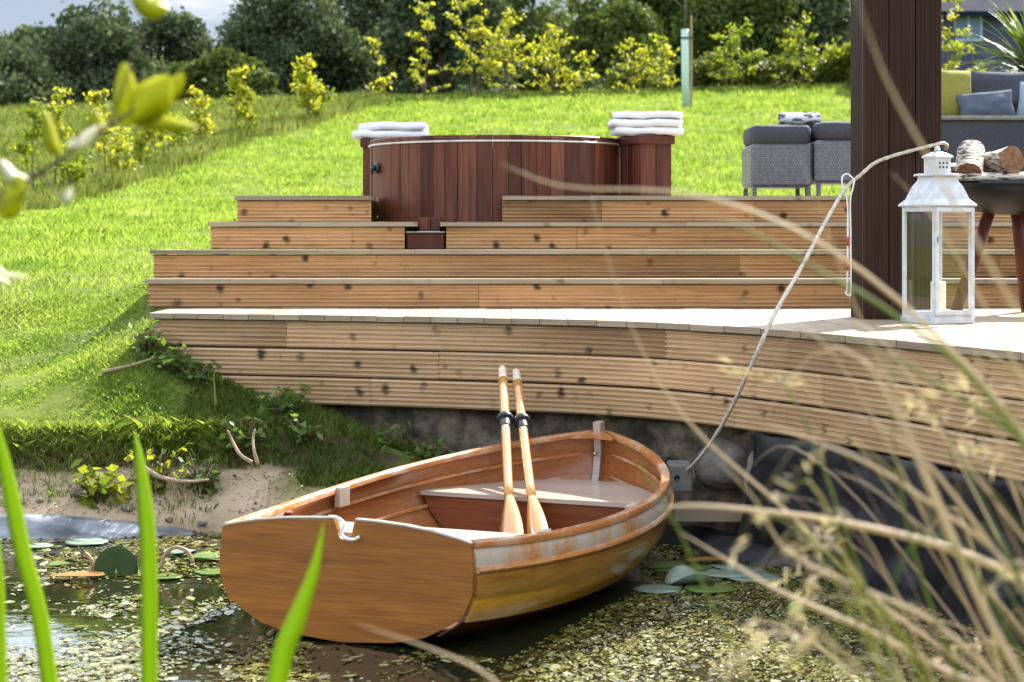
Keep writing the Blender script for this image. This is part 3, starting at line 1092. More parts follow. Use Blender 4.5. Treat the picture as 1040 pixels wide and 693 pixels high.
# ------------------------------------------------------------------ hot tub
tub = empty('hot_tub', (TUBC[0], TUBC[1], 1.2), 'round dark cedar hot tub sunk into the stepped deck', 'hot tub')
RIM = 2.147
mb = MB()
ang = 0.0
while ang < 2 * math.pi - 1e-3:
    w = random.uniform(0.085, 0.135) / TUBR
    a1 = min(ang + w, 2 * math.pi)
    if 2 * math.pi - a1 < 0.06:
        a1 = 2 * math.pi
    g = 0.0018 / TUBR
    rr = TUBR + random.uniform(-0.0025, 0.0025)
    cols = [ang + g, ang + (a1 - ang) / 3, ang + 2 * (a1 - ang) / 3, a1 - g]
    zt = RIM + random.uniform(-0.0015, 0.0015)
    vs, fs = [], []
    for r_, z_ in ((rr - 0.005, 1.10), (rr, 1.12), (rr, zt - 0.006), (rr - 0.006, zt), (rr - 0.04, zt), (rr - 0.042, 1.10)):
        for a in cols:
            vs.append((TUBC[0] + r_ * math.cos(a), TUBC[1] + r_ * math.sin(a), z_))
    for i in range(6):
        i2 = (i + 1) % 6
        for k in range(3):
            fs.append((i * 4 + k, i * 4 + k + 1, i2 * 4 + k + 1, i2 * 4 + k))
    fs.append((0, 4, 8, 12, 16, 20))
    fs.append((3, 23, 19, 15, 11, 7))
    mb.add(vs, fs)
    ang = a1
part(mb, 'stave_shell', M['tub'], tub)
mb = MB()
ring = []
for i in range(97):
    a = 2 * math.pi * i / 96
    ring.append((TUBC[0] + (TUBR + 0.006) * math.cos(a), TUBC[1] + (TUBR + 0.006) * math.sin(a), 2.106))
mb.tube(ring, 0.0075, 6, cap=False)
part(mb, 'hoop', M['hoop'], tub)
mb = MB()
mb.lathe([(0.0, 2.02), (TUBR - 0.05, 2.02)], (TUBC[0], TUBC[1], 0), 48)
part(mb, 'tub_water', M['water'], tub)
mb = MB()
a = math.radians(180 + 25)
kx, ky = TUBC[0] + (TUBR + 0.002) * math.cos(a), TUBC[1] + (TUBR + 0.002) * math.sin(a)
d = Vector((math.cos(a), math.sin(a), 0))
kz = z_at(171, ky)
mb.tube([Vector((kx, ky, kz)), Vector((kx, ky, kz)) + d * 0.02], 0.035, 14)
mb.tube([Vector((kx, ky, kz)) + d * 0.02, Vector((kx, ky, kz)) + d * 0.055], 0.02, 12)
mb.tube([Vector((kx, ky, kz - 0.04)) + d * 0.045, Vector((kx, ky, kz + 0.03)) + d * 0.045], 0.011, 8)
part(mb, 'valve', M['black'], tub)
mb = MB()
kz = z_at(221, ky)
mb.tube([Vector((kx, ky, kz)), Vector((kx, ky, kz)) + d * 0.012], 0.013, 10)
part(mb, 'drain_plug', M['metal'], tub)
# low dark box and board in the notch of the third step
mb = MB()
mb.box((GAP3R[0] + 0.012, 12.345, 1.398), (GAP3R[1] - 0.012, 12.60, 1.499), None, 0.004)
part(mb, 'front_box', M['darkwood'], tub)
mb = MB()
mb.box((GAP3R[0] + 0.006, 12.330, 1.501), (GAP3R[1] - 0.006, 12.60, 1.511), None, 0.003)
part(mb, 'box_lid', M['metal'], tub)
mb = MB()
mb.box((GAP3T[0] + 0.004, 12.42, 1.513), (GAP3T[0] + 0.075, 12.79, 1.60), None, 0.003)
mb.box((GAP3T[0] + 0.078, 12.425, 1.513), (GAP3T[1] - 0.004, 12.79, 1.60), None, 0.003)
part(mb, 'front_board', M['tub'], tub)


def cabinet(loc, wx, wy, z0, z1, rz, label):
    root = empty('tub_cabinet', loc, label, 'cabinet', None, rz)
    mb = MB()
    n = max(2, int(round(wx / 0.105)))
    for k in range(n):
        a, c = -wx / 2 + wx * k / n + 0.0015, -wx / 2 + wx * (k + 1) / n - 0.0015
        mb.box((a, -wy / 2, z0), (c, -wy / 2 + 0.03, z1 - 0.03), None, 0.003)
        mb.box((a, wy / 2 - 0.03, z0), (c, wy / 2, z1 - 0.03), None, 0.003)
    n = max(2, int(round(wy / 0.11)))
    for k in range(n):
        a, c = -wy / 2 + 0.031 + (wy - 0.062) * k / n + 0.0015, -wy / 2 + 0.031 + (wy - 0.062) * (k + 1) / n - 0.0015
        mb.box((-wx / 2, a, z0), (-wx / 2 + 0.03, c, z1 - 0.03), None, 0.003)
        mb.box((wx / 2 - 0.03, a, z0), (wx / 2, c, z1 - 0.03), None, 0.003)
    mb.build('side_boards', M['tub'], root)
    mb = MB()
    mb.box((-wx / 2 - 0.018, -wy / 2 - 0.018, z1 - 0.062), (wx / 2 + 0.018, wy / 2 + 0.018, z1 - 0.002), None, 0.005)
    mb.build('cap', M['darkwood'], root)
    return root


cr_y = 13.15
cabinet((X_at(656, cr_y), cr_y + 0.02, 1.742), 0.235, 0.30, 0.0, z_at(137, 13.0) - 1.742, R(24), 'narrow cedar cabinet at the right side of the hot tub under folded towels')
cl_y = 14.55
cabinet((X_at(401, cl_y), cl_y, 1.742), 0.46, 0.28, 0.0, z_at(141, cl_y - 0.14) - 1.742, R(0), 'cedar cabinet half hidden behind the left edge of the hot tub')


def towel(loc, w, d, h, rz, label, seed):
    """one folded towel: rounded fold in front, three layers, soft sag"""
    mb = MB()
    rnd = random.Random(seed)
    nl = 1
    for L in range(nl):
        hh = h / nl
        n, m_ = 14, 14
        P = []
        for i in range(n + 1):
            u = i / n
            x = (u - 0.5) * w
            row = []
            for k in range(m_):
                a = 2 * math.pi * k / m_
                ca, sa = math.cos(a), math.sin(a)
                ex = 0.32
                cy = abs(ca) ** ex * (1 if ca >= 0 else -1)
                cz = abs(sa) ** 0.7 * (1 if sa >= 0 else -1)
                e = 1 - 0.22 * (abs(2 * u - 1) ** 8)
                q = Vector((x * 9 + seed, cy * 2, L * 3 + seed))
                row.append((x + 0.012 * mnoise.noise(q + Vector((5, 0, 0))), cy * d / 2 * e, hh * (L + 0.5) + cz * hh * 0.53 * e + 0.012 * mnoise.noise(q * 0.8) + 0.006 * mnoise.noise(q * 2.3)))
            P.append(row)
        mb.grid(P, True, True)
        b0 = len(mb.v)
        mb.f.append([b0 - m_ + k for k in range(m_)])
        mb.uv.append([(0, 0)] * m_)
        mb.sm.append(True)
        mb.f.append([b0 - m_ * (n + 1) + k for k in range(m_)][::-1])
        mb.uv.append([(0, 0)] * m_)
        mb.sm.append(True)
    o = mb.build('folded_towel', M['towel'])
    o.location = loc
    o.rotation_euler = (0, 0, rz)
    return tag(o, label, 'towel', 'white folded towels beside the tub')


zl = z_at(141, cl_y - 0.14)
xl_ = X_at(397, cl_y)
towel((xl_ - 0.005, cl_y, zl), 0.57, 0.30, 0.063, 0.05, 'lower white folded towel on the cabinet left of the tub', 3)
towel((xl_ + 0.02, cl_y - 0.01, zl + 0.064), 0.50, 0.28, 0.055, -0.04, 'upper white folded towel on the cabinet left of the tub', 11)
zr = z_at(137, 13.0)
xr_ = X_at(657, cr_y)
towel((xr_, cr_y, zr), 0.46, 0.30, 0.055, 0.10, 'bottom white towel of three on the cabinet right of the tub', 21)
towel((xr_ - 0.012, cr_y - 0.01, zr + 0.056), 0.485, 0.29, 0.052, 0.02, 'middle white towel of three on the cabinet right of the tub', 34)
towel((xr_ + 0.005, cr_y, zr + 0.109), 0.47, 0.28, 0.045, -0.06, 'top white towel of three on the cabinet right of the tub', 47)

# ------------------------------------------------------------------ post
PX0, PX1, PY0, PY1 = X_at(876, 10.0), X_at(957, 10.0), 10.0, 10.36
post = empty('deck_post', ((PX0 + PX1) / 2, 10.18, ZDECK), 'thick dark brown post clad in upright grooved boards', 'post')


def vboards(mb, p0, p1, z0, z1, n, out):
    """upright grooved boards from plan point p0 to p1, facing out"""
    p0, p1, out = Vector((*p0, 0)), Vector((*p1, 0)), Vector((*out, 0))
    t = (p1 - p0)
    L = t.length
    t /= L
    for k in range(n):
        a, c = L * k / n + 0.002, L * (k + 1) / n - 0.002
        w = c - a
        pr = ridged(w, 7, 0.005, 0.022)
        vs = []
        for z in (z0, z1):
            for o_, s_ in pr:
                q = p0 + t * (a + s_) + out * o_
                vs.append((q.x, q.y, z))
        m_ = len(pr)
        fs = [(i, (i + 1) % m_, m_ + (i + 1) % m_, m_ + i) for i in range(m_)]
        fs += [tuple(range(m_))[::-1], tuple(m_ + i for i in range(m_))]
        mb.add(vs, fs)


ZP = 4.3
mb = MB()
vboards(mb, (PX0, PY0), (PX1, PY0), ZDECK, ZP, 3, (0, -1))
part(mb, 'front_cladding', M['post'], post)
mb = MB()
vboards(mb, (PX0, PY1), (PX0, PY0 + 0.024), ZDECK, ZP, 3, (-1, 0))
part(mb, 'side_cladding', M['post'], post)
mb = MB()
vboards(mb, (PX1, PY0 + 0.024), (PX1, PY1), ZDECK, ZP, 3, (1, 0))
part(mb, 'side_cladding', M['post'], post)
mb = MB()
vboards(mb, (PX1 - 0.024, PY1), (PX0 + 0.024, PY1), ZDECK, ZP, 3, (0, 1))
part(mb, 'back_cladding', M['post'], post)

# ------------------------------------------------------------------ lantern with its candle
LW, LH = 0.245, 0.60
ly = 9.62
lx = X_at(952, ly)
lant = empty('lantern', (lx, ly, ZDECK), 'tall white metal lantern with glass panes standing on the deck by the post', 'lantern', None, R(28))
mb = MB()
h = LW / 2
mb.box((-h - .006, -h - .006, 0.0), (h + .006, h + .006, 0.035), None, 0.004)
mb.build('base', M['white'], lant)
mb = MB()
pw = 0.018
for sx in (-1, 1):
    for sy in (-1, 1):
        cx, cy = sx * (h - pw / 2), sy * (h - pw / 2)
        mb.box((cx - pw / 2, cy - pw / 2, 0.036), (cx + pw / 2, cy + pw / 2, 0.575), None, 0.002)
for s in (-1, 1):
    for z0, z1 in ((0.036, 0.06), (0.552, 0.575)):
        mb.box((-h + pw, s * (h - .007) - .006, z0), (h - pw, s * (h - .007) + .006, z1))
        mb.box((s * (h - .007) - .006, -h + pw, z0), (s * (h - .007) + .006, h - pw, z1))
mb.build('frame', M['white'], lant)
for k, (a, c) in enumerate((((-h + pw, -h + .010), (h - pw, -h + .013)), ((-h + pw, h - .013), (h - pw, h - .010)), ((-h + .010, -h + pw), (-h + .013, h - pw)), ((h - .013, -h + pw), (h - .010, h - pw)))):
    mb = MB()
    mb.box((a[0], a[1], 0.061), (c[0], c[1], 0.551))
    mb.build('glass_pane', M['glass'], lant)
mb = MB()
e = 0.018
yq = -h - 0.012
for (a, c) in (((-h + .002, 0.045), (-h + .002 + e, 0.57)), ((h - .002 - e, 0.045), (h - .002, 0.57))):
    mb.box((a[0], yq, a[1]), (c[0], yq + .010, c[1]))
for z0, z1 in ((0.045, 0.066), (0.549, 0.57)):
    mb.box((-h + .002 + e, yq, z0), (h - .002 - e, yq + .010, z1))
dr = mb.build('door', M['white'], lant)
mb = MB()
mb.box((-h + .006, yq - .008, 0.40), (-h + .016, yq, 0.43), None, 0.002)
mb.build('latch', M['metal'], dr)
mb = MB()


def sq(mb, prof):
    vs, fs = [], []
    for r, z in prof:
        for sx, sy in ((-1, -1), (1, -1), (1, 1), (-1, 1)):
            vs.append((sx * r, sy * r, z))
    for i in range(len(prof) - 1):
        for k in range(4):
            fs.append((i * 4 + k, i * 4 + (k + 1) % 4, i * 4 + 4 + (k + 1) % 4, i * 4 + 4 + k))
    fs.append((3, 2, 1, 0))
    q = (len(prof) - 1) * 4
    fs.append((q, q + 1, q + 2, q + 3))
    mb.add(vs, fs)


sq(mb, [(h + .012, 0.577), (h + .014, 0.585), (h - .012, 0.612), (0.088, 0.675), (0.070, 0.705), (0.066, 0.726)])
mb.build('roof', M['white'], lant)
mb = MB()
sq(mb, [(0.082, 0.727), (0.082, 0.737), (0.046, 0.741), (0.046, 0.815), (0.055, 0.817), (0.055, 0.824), (0.030, 0.842), (0.012, 0.848)])
mb.lathe([(0.0, 0.848), (0.012, 0.849), (0.016, 0.86), (0.011, 0.872), (0.0, 0.876)], (0, 0, 0), 12)
ch = mb.build('chimney', M['white'], lant)
for zz in (0.765, 0.785):
    for k in range(3):
        for bxs in (((-.028 + .022 * k, -.0475, zz), (-.018 + .022 * k, -.0455, zz + .010)), ((.0455, -.028 + .022 * k, zz), (.0475, -.018 + .022 * k, zz + .010))):
            mb = MB()
            mb.box(*bxs)
            mb.build('vent_hole', M['black'], ch)
mb = MB()
mb.lathe([(0.0, 0.0), (0.036, 0.0), (0.037, 0.004), (0.037, 0.165), (0.034, 0.170), (0.028, 0.166), (0.0, 0.163)], (0, 0, 0), 24)
o = mb.build('candle', M['wax'])
o.location = (lx + 0.0, ly - 0.02, ZDECK + 0.036)
tag(o, 'thick cream pillar candle inside the white lantern', 'candle')
mb = MB()
mb.tube([(0, 0, 0.163), (0.002, 0, 0.18)], 0.0018, 5)
mb.build('wick', M['black'], o)

# ------------------------------------------------------------------ boat
BX, BY, BYAW, BROLL, BL = -0.608, 7.092, 0.388, 0.007, 2.754
boat = empty('rowing_boat', (BX, BY, 0.0), 'varnished wooden rowing dinghy moored in the weedy pond below the deck', 'boat')
boat.rotation_euler = (0, BROLL, -BYAW)
ZS = (0.392, 0.370, 0.508)


def zs(u):
    return ZS[0] * (1 - u) * (1 - 2 * u) + 4 * ZS[1] * u * (1 - u) + ZS[2] * u * (2 * u - 1)


# strake edges: (max half beam, half beam at the transom, bow end along the keel, height below the sheer at stern, mid, bow)
KN = [
    (0.703, 0.497, 2.754, 0.000, 0.000, 0.000, 1.281, 2.20),
    (0.718, 0.513, 2.765, 0.092, 0.085, 0.100, 1.30, 2.20),
    (0.690, 0.510, 2.740, 0.187, 0.190, 0.205, 1.32, 2.15),
    (0.610, 0.470, 2.690, 0.277, 0.295, 0.305, 1.38, 2.05),
    (0.420, 0.360, 2.590, 0.337, 0.400, 0.405, 1.45, 2.0),
    (0.016, 0.016, 2.440, 0.392, 0.470, 0.500, 1.5, 2.0),
]
U0 = 0.46


def hb(u, B, bt, q, p):
    if u < U0:
        return bt + (B - bt) * (1 - ((U0 - u) / U0) ** 2)
    w = (u - U0) / (1 - U0)
    return B * max(0.0, 1 - w ** p) ** (1 / q)


def kline(k, u):
    """knuckle k at station u: (half breadth, along, height)"""
    B, bt, L, d0, d1, d2, q, p = KN[k]
    d = d0 * (1 - u) * (1 - 2 * u) + 4 * d1 * u * (1 - u) + d2 * u * (2 * u - 1)
    b = max(0.012, hb(u, B, bt, q, p))
    return b, L * u, zs(u) - d


US = [0.9 * i / 44 for i in range(45)] + [0.9 + 0.1 * math.sin(math.pi / 2 * (i + 1) / 22) for i in range(22)]


def strake(mb, k, sg, lap=0.014, th=0.011, nsub=4):
    """plank between knuckles k and k+1: outer and inner skin, its lower edge standing proud of the next"""
    outer, inner = [], []
    for u in US:
        a, c = kline(k, u), kline(k + 1, u)
        ro, ri = [], []
        for j in range(nsub + 1):
            v = j / nsub
            b = a[0] + (c[0] - a[0]) * v + 0.010 * math.sin(math.pi * v) * min(1, a[0] / 0.2)
            o_ = lap * v if k < 4 else 0.0
            y = a[1] + (c[1] - a[1]) * v
            z = a[2] + (c[2] - a[2]) * v
            if k < 4 and j == nsub:
                z -= 0.004
            ro.append((sg * (b + o_ * min(1, b / 0.05)), y + (0.006 if u > 0.97 else 0), z))
            ri.append((sg * max(0.002, b + (o_ - th) * min(1, b / 0.05)), y - 0.012 * (u > 0.9) * (u - 0.9) / 0.1, z))
        outer.append(ro)
        inner.append(ri)
    loops = [o_ + i_[::-1] for o_, i_ in zip(outer, inner)]
    if sg < 0:
        loops = [l[::-1] for l in loops]
    b0 = len(mb.v)
    mb.grid(loops, False, True)
    n = len(loops[0])
    mb.f.append(list(range(b0, b0 + n))[::-1])
    mb.uv.append([(0, 0)] * n)
    mb.sm.append(False)


def smooth_by_angle(o, ang=28):
    me = o.data
    me.polygons.foreach_set('use_smooth', [True] * len(me.polygons))
    try:
        me.set_sharp_from_angle(angle=R(ang))
    except Exception:
        pass
    return o


for sg in (1, -1):
    mb = MB()
    strake(mb, 0, sg, 0.004)
    # the inner face of the sheer planks is sound wood: second material slot
    o = mb.build('sheer_plank', [M['sheer'], M['inner']], boat)
    me = o.data
    for p in me.polygons:
        n_ = p.normal
        c_ = p.center
        if n_.x * sg < -0.1:
            p.material_index = 1
    smooth_by_angle(o)
for k in (1, 2, 3, 4):
    for sg in (1, -1):
        mb = MB()
        strake(mb, k, sg)
        o = mb.build('hull_plank', [M[{1: 'strake', 2: 'strake_lit', 3: 'strake_dark', 4: 'strake_dark'}[k]], M['inner']], boat)
        for p in o.data.polygons:
            if p.normal.x * sg < -0.1 or (k == 4 and p.normal.z > 0.3):
                p.material_index = 1
        smooth_by_angle(o)

# transom: crowned top with the sculling notch
tp = [(-0.506, 0.392), (-0.515, 0.30), (-0.512, 0.21), (-0.478, 0.135), (-0.42, 0.095), (-0.33, 0.048), (-0.206, 0.02), (0, 0.005), (0.206, 0.02), (0.33, 0.048), (0.42, 0.095), (0.478, 0.135), (0.512, 0.21), (0.515, 0.30), (0.506, 0.392), (0.46, 0.404), (0.36, 0.424), (0.25, 0.438), (0.13, 0.446), (0.045, 0.448)]
for i in range(9):
    a = math.pi * i / 8
    tp.append((0.030 * math.cos(a) + 0.005, 0.408 - 0.032 * math.sin(a)))
tp += [(-0.04, 0.448), (-0.13, 0.444), (-0.25, 0.436), (-0.36, 0.422), (-0.46, 0.404)]
# the outline is concave at the notch: fan it in strips left, right and under
mb = MB()


def slab(mb, pts, y0, y1):
    n = len(pts)
    vs = [(p[0], y0 + 0.03 * p[1], p[1]) for p in pts] + [(p[0], y1 + 0.03 * p[1], p[1]) for p in pts]
    fs = [tuple(range(n)), tuple(range(n, 2 * n))[::-1]] + [(i, n + i, n + (i + 1) % n, (i + 1) % n) for i in range(n)]
    mb.add(vs, fs)


slab(mb, tp, -0.032, -0.006)
o = mb.build('transom', M['transom'], boat)
o.modifiers.new('tri', 'TRIANGULATE')
mb = MB()
top_l = [(-0.507, 0.392), (-0.46, 0.404), (-0.36, 0.422), (-0.25, 0.436), (-0.13, 0.444), (-0.045, 0.448)]
top_r = [(0.047, 0.448), (0.13, 0.446), (0.25, 0.438), (0.36, 0.424), (0.46, 0.404), (0.507, 0.392)]
for tl in (top_l, top_r):
    vs, fs = [], []
    for x_, z_ in tl:
        for dy, dz in ((-0.034, 0.001), (-0.034, 0.007), (-0.004, 0.007), (-0.004, 0.001)):
            vs.append((x_, dy + 0.03 * z_, z_ + dz))
    for i in range(len(tl) - 1):
        for k in range(4):
            fs.append((i * 4 + k, i * 4 + (k + 1) % 4, i * 4 + 4 + (k + 1) % 4, i * 4 + 4 + k))
    fs += [(3, 2, 1, 0), tuple((len(tl) - 1) * 4 + k for k in range(4))]
    mb.add(vs, fs)
mb.build('transom_capping', M['seat'], boat)

# gunwale rails and the rubbing rails below the sheer plank
for sg in (1, -1):
    P = []
    for u in US:
        b, y, z = kline(0, u)
        s_ = min(1, b / 0.06)
        pr = [(b + 0.017 * s_, z - 0.014), (b + 0.019 * s_, z + 0.002), (b + 0.013 * s_, z + 0.011), (b - 0.020 * s_, z + 0.011), (b - 0.027 * s_, z + 0.003), (b - 0.027 * s_, z - 0.014)]
        P.append([(sg * max(0.001, q[0]), y + (0.012 if u > 0.985 else 0), q[1]) for q in pr])
    if sg < 0:
        P = [r[::-1] for r in P]
    mb = MB()
    mb.grid(P, False, True)
    mb.f.append(list(range(6))[::-1]); mb.uv.append([(0, 0)] * 6); mb.sm.append(False)
    smooth_by_angle(mb.build('gunwale', M['rail'], boat), 50)
    P = []
    for u in US:
        b, y, z = kline(1, u)
        s_ = min(1, b / 0.06)
        pr = [(b + 0.002, z - 0.014), (b + 0.016 * s_, z - 0.012), (b + 0.022 * s_, z - 0.003), (b + 0.018 * s_, z + 0.008), (b + 0.002, z + 0.011)]
        P.append([(sg * max(0.001, q[0]), y + (0.012 if u > 0.985 else 0), q[1]) for q in pr])
    if sg < 0:
        P = [r[::-1] for r in P]
    mb = MB()
    mb.grid(P, False, True)
    mb.f.append(list(range(5))[::-1]); mb.uv.append([(0, 0)] * 5); mb.sm.append(False)
    smooth_by_angle(mb.build('rubbing_rail', M['rail'], boat), 50)

# stem with its head, apron inside the bow
mb = MB()
st = [kline(k, 1.0) for k in range(6)]
vs, fs = [], []
for k, s_ in enumerate(st):
    y, z = s_[1], s_[2]
    w = 0.017
    for dx, dy in ((-w, -0.05), (w, -0.05), (w, 0.03), (-w, 0.03)):
        vs.append((dx, y + dy, z))
vs = [(-0.02, 2.70, zs(1) + 0.052), (0.02, 2.70, zs(1) + 0.052), (0.018, 2.765, zs(1) + 0.056), (-0.018, 2.765, zs(1) + 0.056)] + vs
for i in range(6):
    for k in range(4):
        fs.append((i * 4 + k, i * 4 + 4 + k, i * 4 + 4 + (k + 1) % 4, i * 4 + (k + 1) % 4))
fs.append((0, 1, 2, 3))
fs.append((27, 26, 25, 24))
mb.add(vs, fs)
stem = mb.build('stem_post', M['seat'], boat)
mb = MB()
mb.tube([(0, 2.672, zs(1) - 0.10), (0, 2.690, zs(1) - 0.10)], 0.011, 10)
mb.build('bolt', M['metal'], stem)
mb = MB()
ringp = [(0.026 * math.cos(a), 2.80, 0.33 + 0.026 * math.sin(a)) for a in np.linspace(0, 2 * math.pi, 19)]
mb.tube(ringp, 0.005, 6, cap=False)
mb.build('mooring_ring', M['metal'], boat)
# breasthook
mb = MB()
mb.add([(-0.11, 2.62, zs(.97) + .006), (0.11, 2.62, zs(.97) + .006), (0.02, 2.735, zs(1) + .010), (-0.02, 2.735, zs(1) + .010), (0, 2.655, zs(.98) + .008),
        (-0.11, 2.62, zs(.97) - .012), (0.11, 2.62, zs(.97) - .012), (0.02, 2.735, zs(1) - .012), (-0.02, 2.735, zs(1) - .012), (0, 2.655, zs(.98) - .012)],
       [(0, 4, 1, 2, 3), (5, 8, 7, 6, 9), (0, 5, 9, 4), (4, 9, 6, 1)])
mb.build('breasthook', M['rail'], boat)


def inside_half(y, z, margin=0.016):
    """inner half breadth of the hull at local y, z"""
    best = 0.0
    lo = None
    for k in range(5):
        ua, uc = min(1, y / KN[k][2]), min(1, y / KN[k + 1][2])
        a, c = kline(k, ua), kline(k + 1, uc)
        if y >= KN[k][2]:
            continue
        if c[2] <= z <= a[2]:
            v = (a[2] - z) / max(1e-6, a[2] - c[2])
            return max(0.0, a[0] + (c[0] - a[0]) * v - margin)
    return 0.0


def flat_seat(mb, y0, y1, z, th=0.02, n=18):
    P = []
    for i in range(n + 1):
        y = y0 + (y1 - y0) * i / n
        b = inside_half(y, z)
        P.append((b, y))
    vs, fs = [], []
    for b, y in P:
        vs += [(-b, y, z), (b, y, z), (b, y, z - th), (-b, y, z - th)]
    for i in range(n):
        for k in range(4):
            fs.append((i * 4 + k, i * 4 + (k + 1) % 4, i * 4 + 4 + (k + 1) % 4, i * 4 + 4 + k))
    fs += [(3, 2, 1, 0), tuple(n * 4 + k for k in range(4))]
    mb.add(vs, fs)


ZB = 0.285
mb = MB()
flat_seat(mb, 1.93, 2.62, ZB)
mb.build('bow_seat', M['seat'], boat)
mb = MB()
vs, fs = [], []
nz = 10
for i in range(nz + 1):
    z = ZB - 0.024 - (ZB + 0.06) * i / nz
    b = inside_half(1.95, z)
    vs += [(-b, 1.945, z), (b, 1.945, z), (b, 1.963, z), (-b, 1.963, z)]
for i in range(nz):
    for k in range(4):
        fs.append((i * 4 + k, i * 4 + (k + 1) % 4, i * 4 + 4 + (k + 1) % 4, i * 4 + 4 + k))
mb.add(vs, fs)
mb.build('bow_locker_panel', M['panel'], boat)
mb = MB()
flat_seat(mb, 0.02, 0.36, 0.285)
mb.build('stern_seat', M['seat'], boat)
mb = MB()
flat_seat(mb, 0.72, 0.98, 0.275, 0.022)
mb.build('thwart', M['seat'], boat)
mb = MB()
P = []
for i in range(30):
    y = 0.02 + 1.9 * i / 29
    u = y / 2.5
    kz = kline(5, min(1, u))[2] + 0.075
    b = max(0.03, inside_half(y, kz, 0.02))
    P.append([(-b, y, kz), (-b * 0.5, y, kz - 0.006), (0, y, kz - 0.008), (b * 0.5, y, kz - 0.006), (b, y, kz)])
mb.grid(P, False)
o = mb.build('floor_boards', M['panel'], boat)
sdf = o.modifiers.new('thickness', 'SOLIDIFY')
sdf.thickness = 0.012


def knee(y, sg):
    """curved bracket between thwart and gunwale"""
    mb = MB()
    b1 = kline(0, y / 2.754)[0] - 0.03
    z1 = zs(y / 2.754) - 0.016
    bi = inside_half(y, 0.30, 0.014)
    pts = [(b1, z1), (b1 - 0.028, z1), (b1 - 0.034, z1 - 0.03), (b1 - 0.05, z1 - 0.055), (b1 - 0.085, z1 - 0.075), (b1 - 0.14, 0.285), (bi, 0.285)]
    if sg < 0:
        pts = [(-p[0], p[1]) for p in pts]
    n = len(pts)
    vs = [(p[0], y - 0.014, p[1]) for p in pts] + [(p[0], y + 0.014, p[1]) for p in pts]
    fs = [tuple(range(n)), tuple(range(n, 2 * n))[::-1]] + [(i, n + i, n + (i + 1) % n, (i + 1) % n) for i in range(n)]
    mb.add(vs, fs)
    o = mb.build('knee', M['panel'], boat)
    o.modifiers.new('tri', 'TRIANGULATE')


for sg in (-1, 1):
    knee(0.70, sg)
    knee(0.46, sg) if sg < 0 else None
for y_, sg in ((0.27, -1), (1.28, -1), (0.48, 1), (1.28, 1)):
    b = kline(0, y_ / 2.754)[0]
    z_ = zs(y_ / 2.754)
    mb = MB()
    bx = sg * (b - 0.034)
    mb.box((bx - 0.018, y_ - 0.05, z_ - 0.075), (bx + 0.010, y_ + 0.05, z_ + 0.012), None, 0.003)
    mb.build('rowlock_block', M['seat'], boat)
for k in (1, 2):
    for sg in (1, -1):
        P = []
        for u in US[:58]:
            b, y, z = kline(k, u)
            b = b - 0.016
            P.append([(sg * b, y, z + 0.007), (sg * (b - 0.007), y, z + 0.006), (sg * (b - 0.008), y, z - 0.006), (sg * b, y, z - 0.007)])
        if sg < 0:
            P = [r[::-1] for r in P]
        mb = MB()
        mb.grid(P, False, True)
        mb.build('inner_batten', M['rail'], boat)
# rope tail in the sculling notch
mb = MB()
pp = spline([(-0.06, -0.018, 0.456), (-0.02, -0.03, 0.456), (0.012, -0.042, 0.438), (0.004, -0.046, 0.405), (0.02, -0.044, 0.386), (0.055, -0.044, 0.384), (0.075, -0.042, 0.395)], 26)
mb.tube(pp.tolist(), 0.0062, 7)
o = mb.build('rope_tail', M['cord'], boat)

# ------------------------------------------------------------------ oars
def oar(foot, top, label, tilt):
    foot, top = Vector(foot), Vector(top)
    d = (top - foot).normalized()
    L = (top - foot).length
    root = empty('oar', foot, label, 'oar', 'pair of wooden oars in the boat')
    view = (Vector((0, 0, EYE)) - foot).normalized()
    side = d.cross(view).normalized()
    nrm = side.cross(d).normalized()
    side = (side * math.cos(tilt) + nrm * math.sin(tilt)).normalized()
    nrm = side.cross(d).normalized()
    mb = MB()
    a = 0.30
    sh = [foot + d * s for s in np.linspace(a, L - 0.13, 14)]
    rad = list(np.linspace(0.022, 0.0245, 14))
    mb.tube(sh, rad, 14)
    part(mb, 'shaft', M['oar'], root)
    mb = MB()
    P = []
    for s in np.linspace(-0.06, a, 22):
        v = (s + 0.06) / (a + 0.06)
        w = 0.066 * (1 - v ** 1.6) + 0.022 * v ** 1.6
        tk = 0.007 + 0.012 * v ** 2
        ridge = 0.012 + 0.007 * v
        c = foot + d * s
        P.append([c + side * w, c + side * w * 0.5 + nrm * ridge * 0.6, c + nrm * ridge, c - side * w * 0.5 + nrm * ridge * 0.6, c - side * w, c - side * w * .5 - nrm * ridge * .6, c - nrm * ridge, c + side * w * .5 - nrm * ridge * .6])
    mb.grid(P, True, True)
    part(mb, 'blade', M['oar'], root)
    mb = MB()
    hp = [foot + d * s for s in (L - 0.135, L - 0.13, L - 0.02, L - 0.004, L)]
    mb.tube(hp, [0.0245, 0.0225, 0.021, 0.018, 0.009], 14)
    part(mb, 'grip', M['bare'], root)
    mb = MB()
    s0 = L * 0.60
    mb.tube([foot + d * s for s in (s0, s0 + 0.005, s0 + 0.10, s0 + 0.105)], [0.0265, 0.0282, 0.0282, 0.0265], 16)
    sl = part(mb, 'sleeve', M['black'], root)
    mb = MB()
    mb.tube([foot + d * s for s in (s0 + 0.070, s0 + 0.072, s0 + 0.098, s0 + 0.100)], [0.030, 0.041, 0.041, 0.030], 18)
    cl = part(mb, 'collar', M['black'], root)
    return root


oar((X_at(518.5, 8.6), 8.60, z_at(541, 8.6)), (X_at(510.3, 10.02), 10.02, z_at(374, 10.02)), 'left oar of the pair, its blade down in the boat', 0.5)
oar((X_at(544, 8.6), 8.60, z_at(541, 8.6)), (X_at(524, 10.02), 10.02, z_at(377, 10.02)), 'right oar of the pair, leaning beside the other', 0.5)

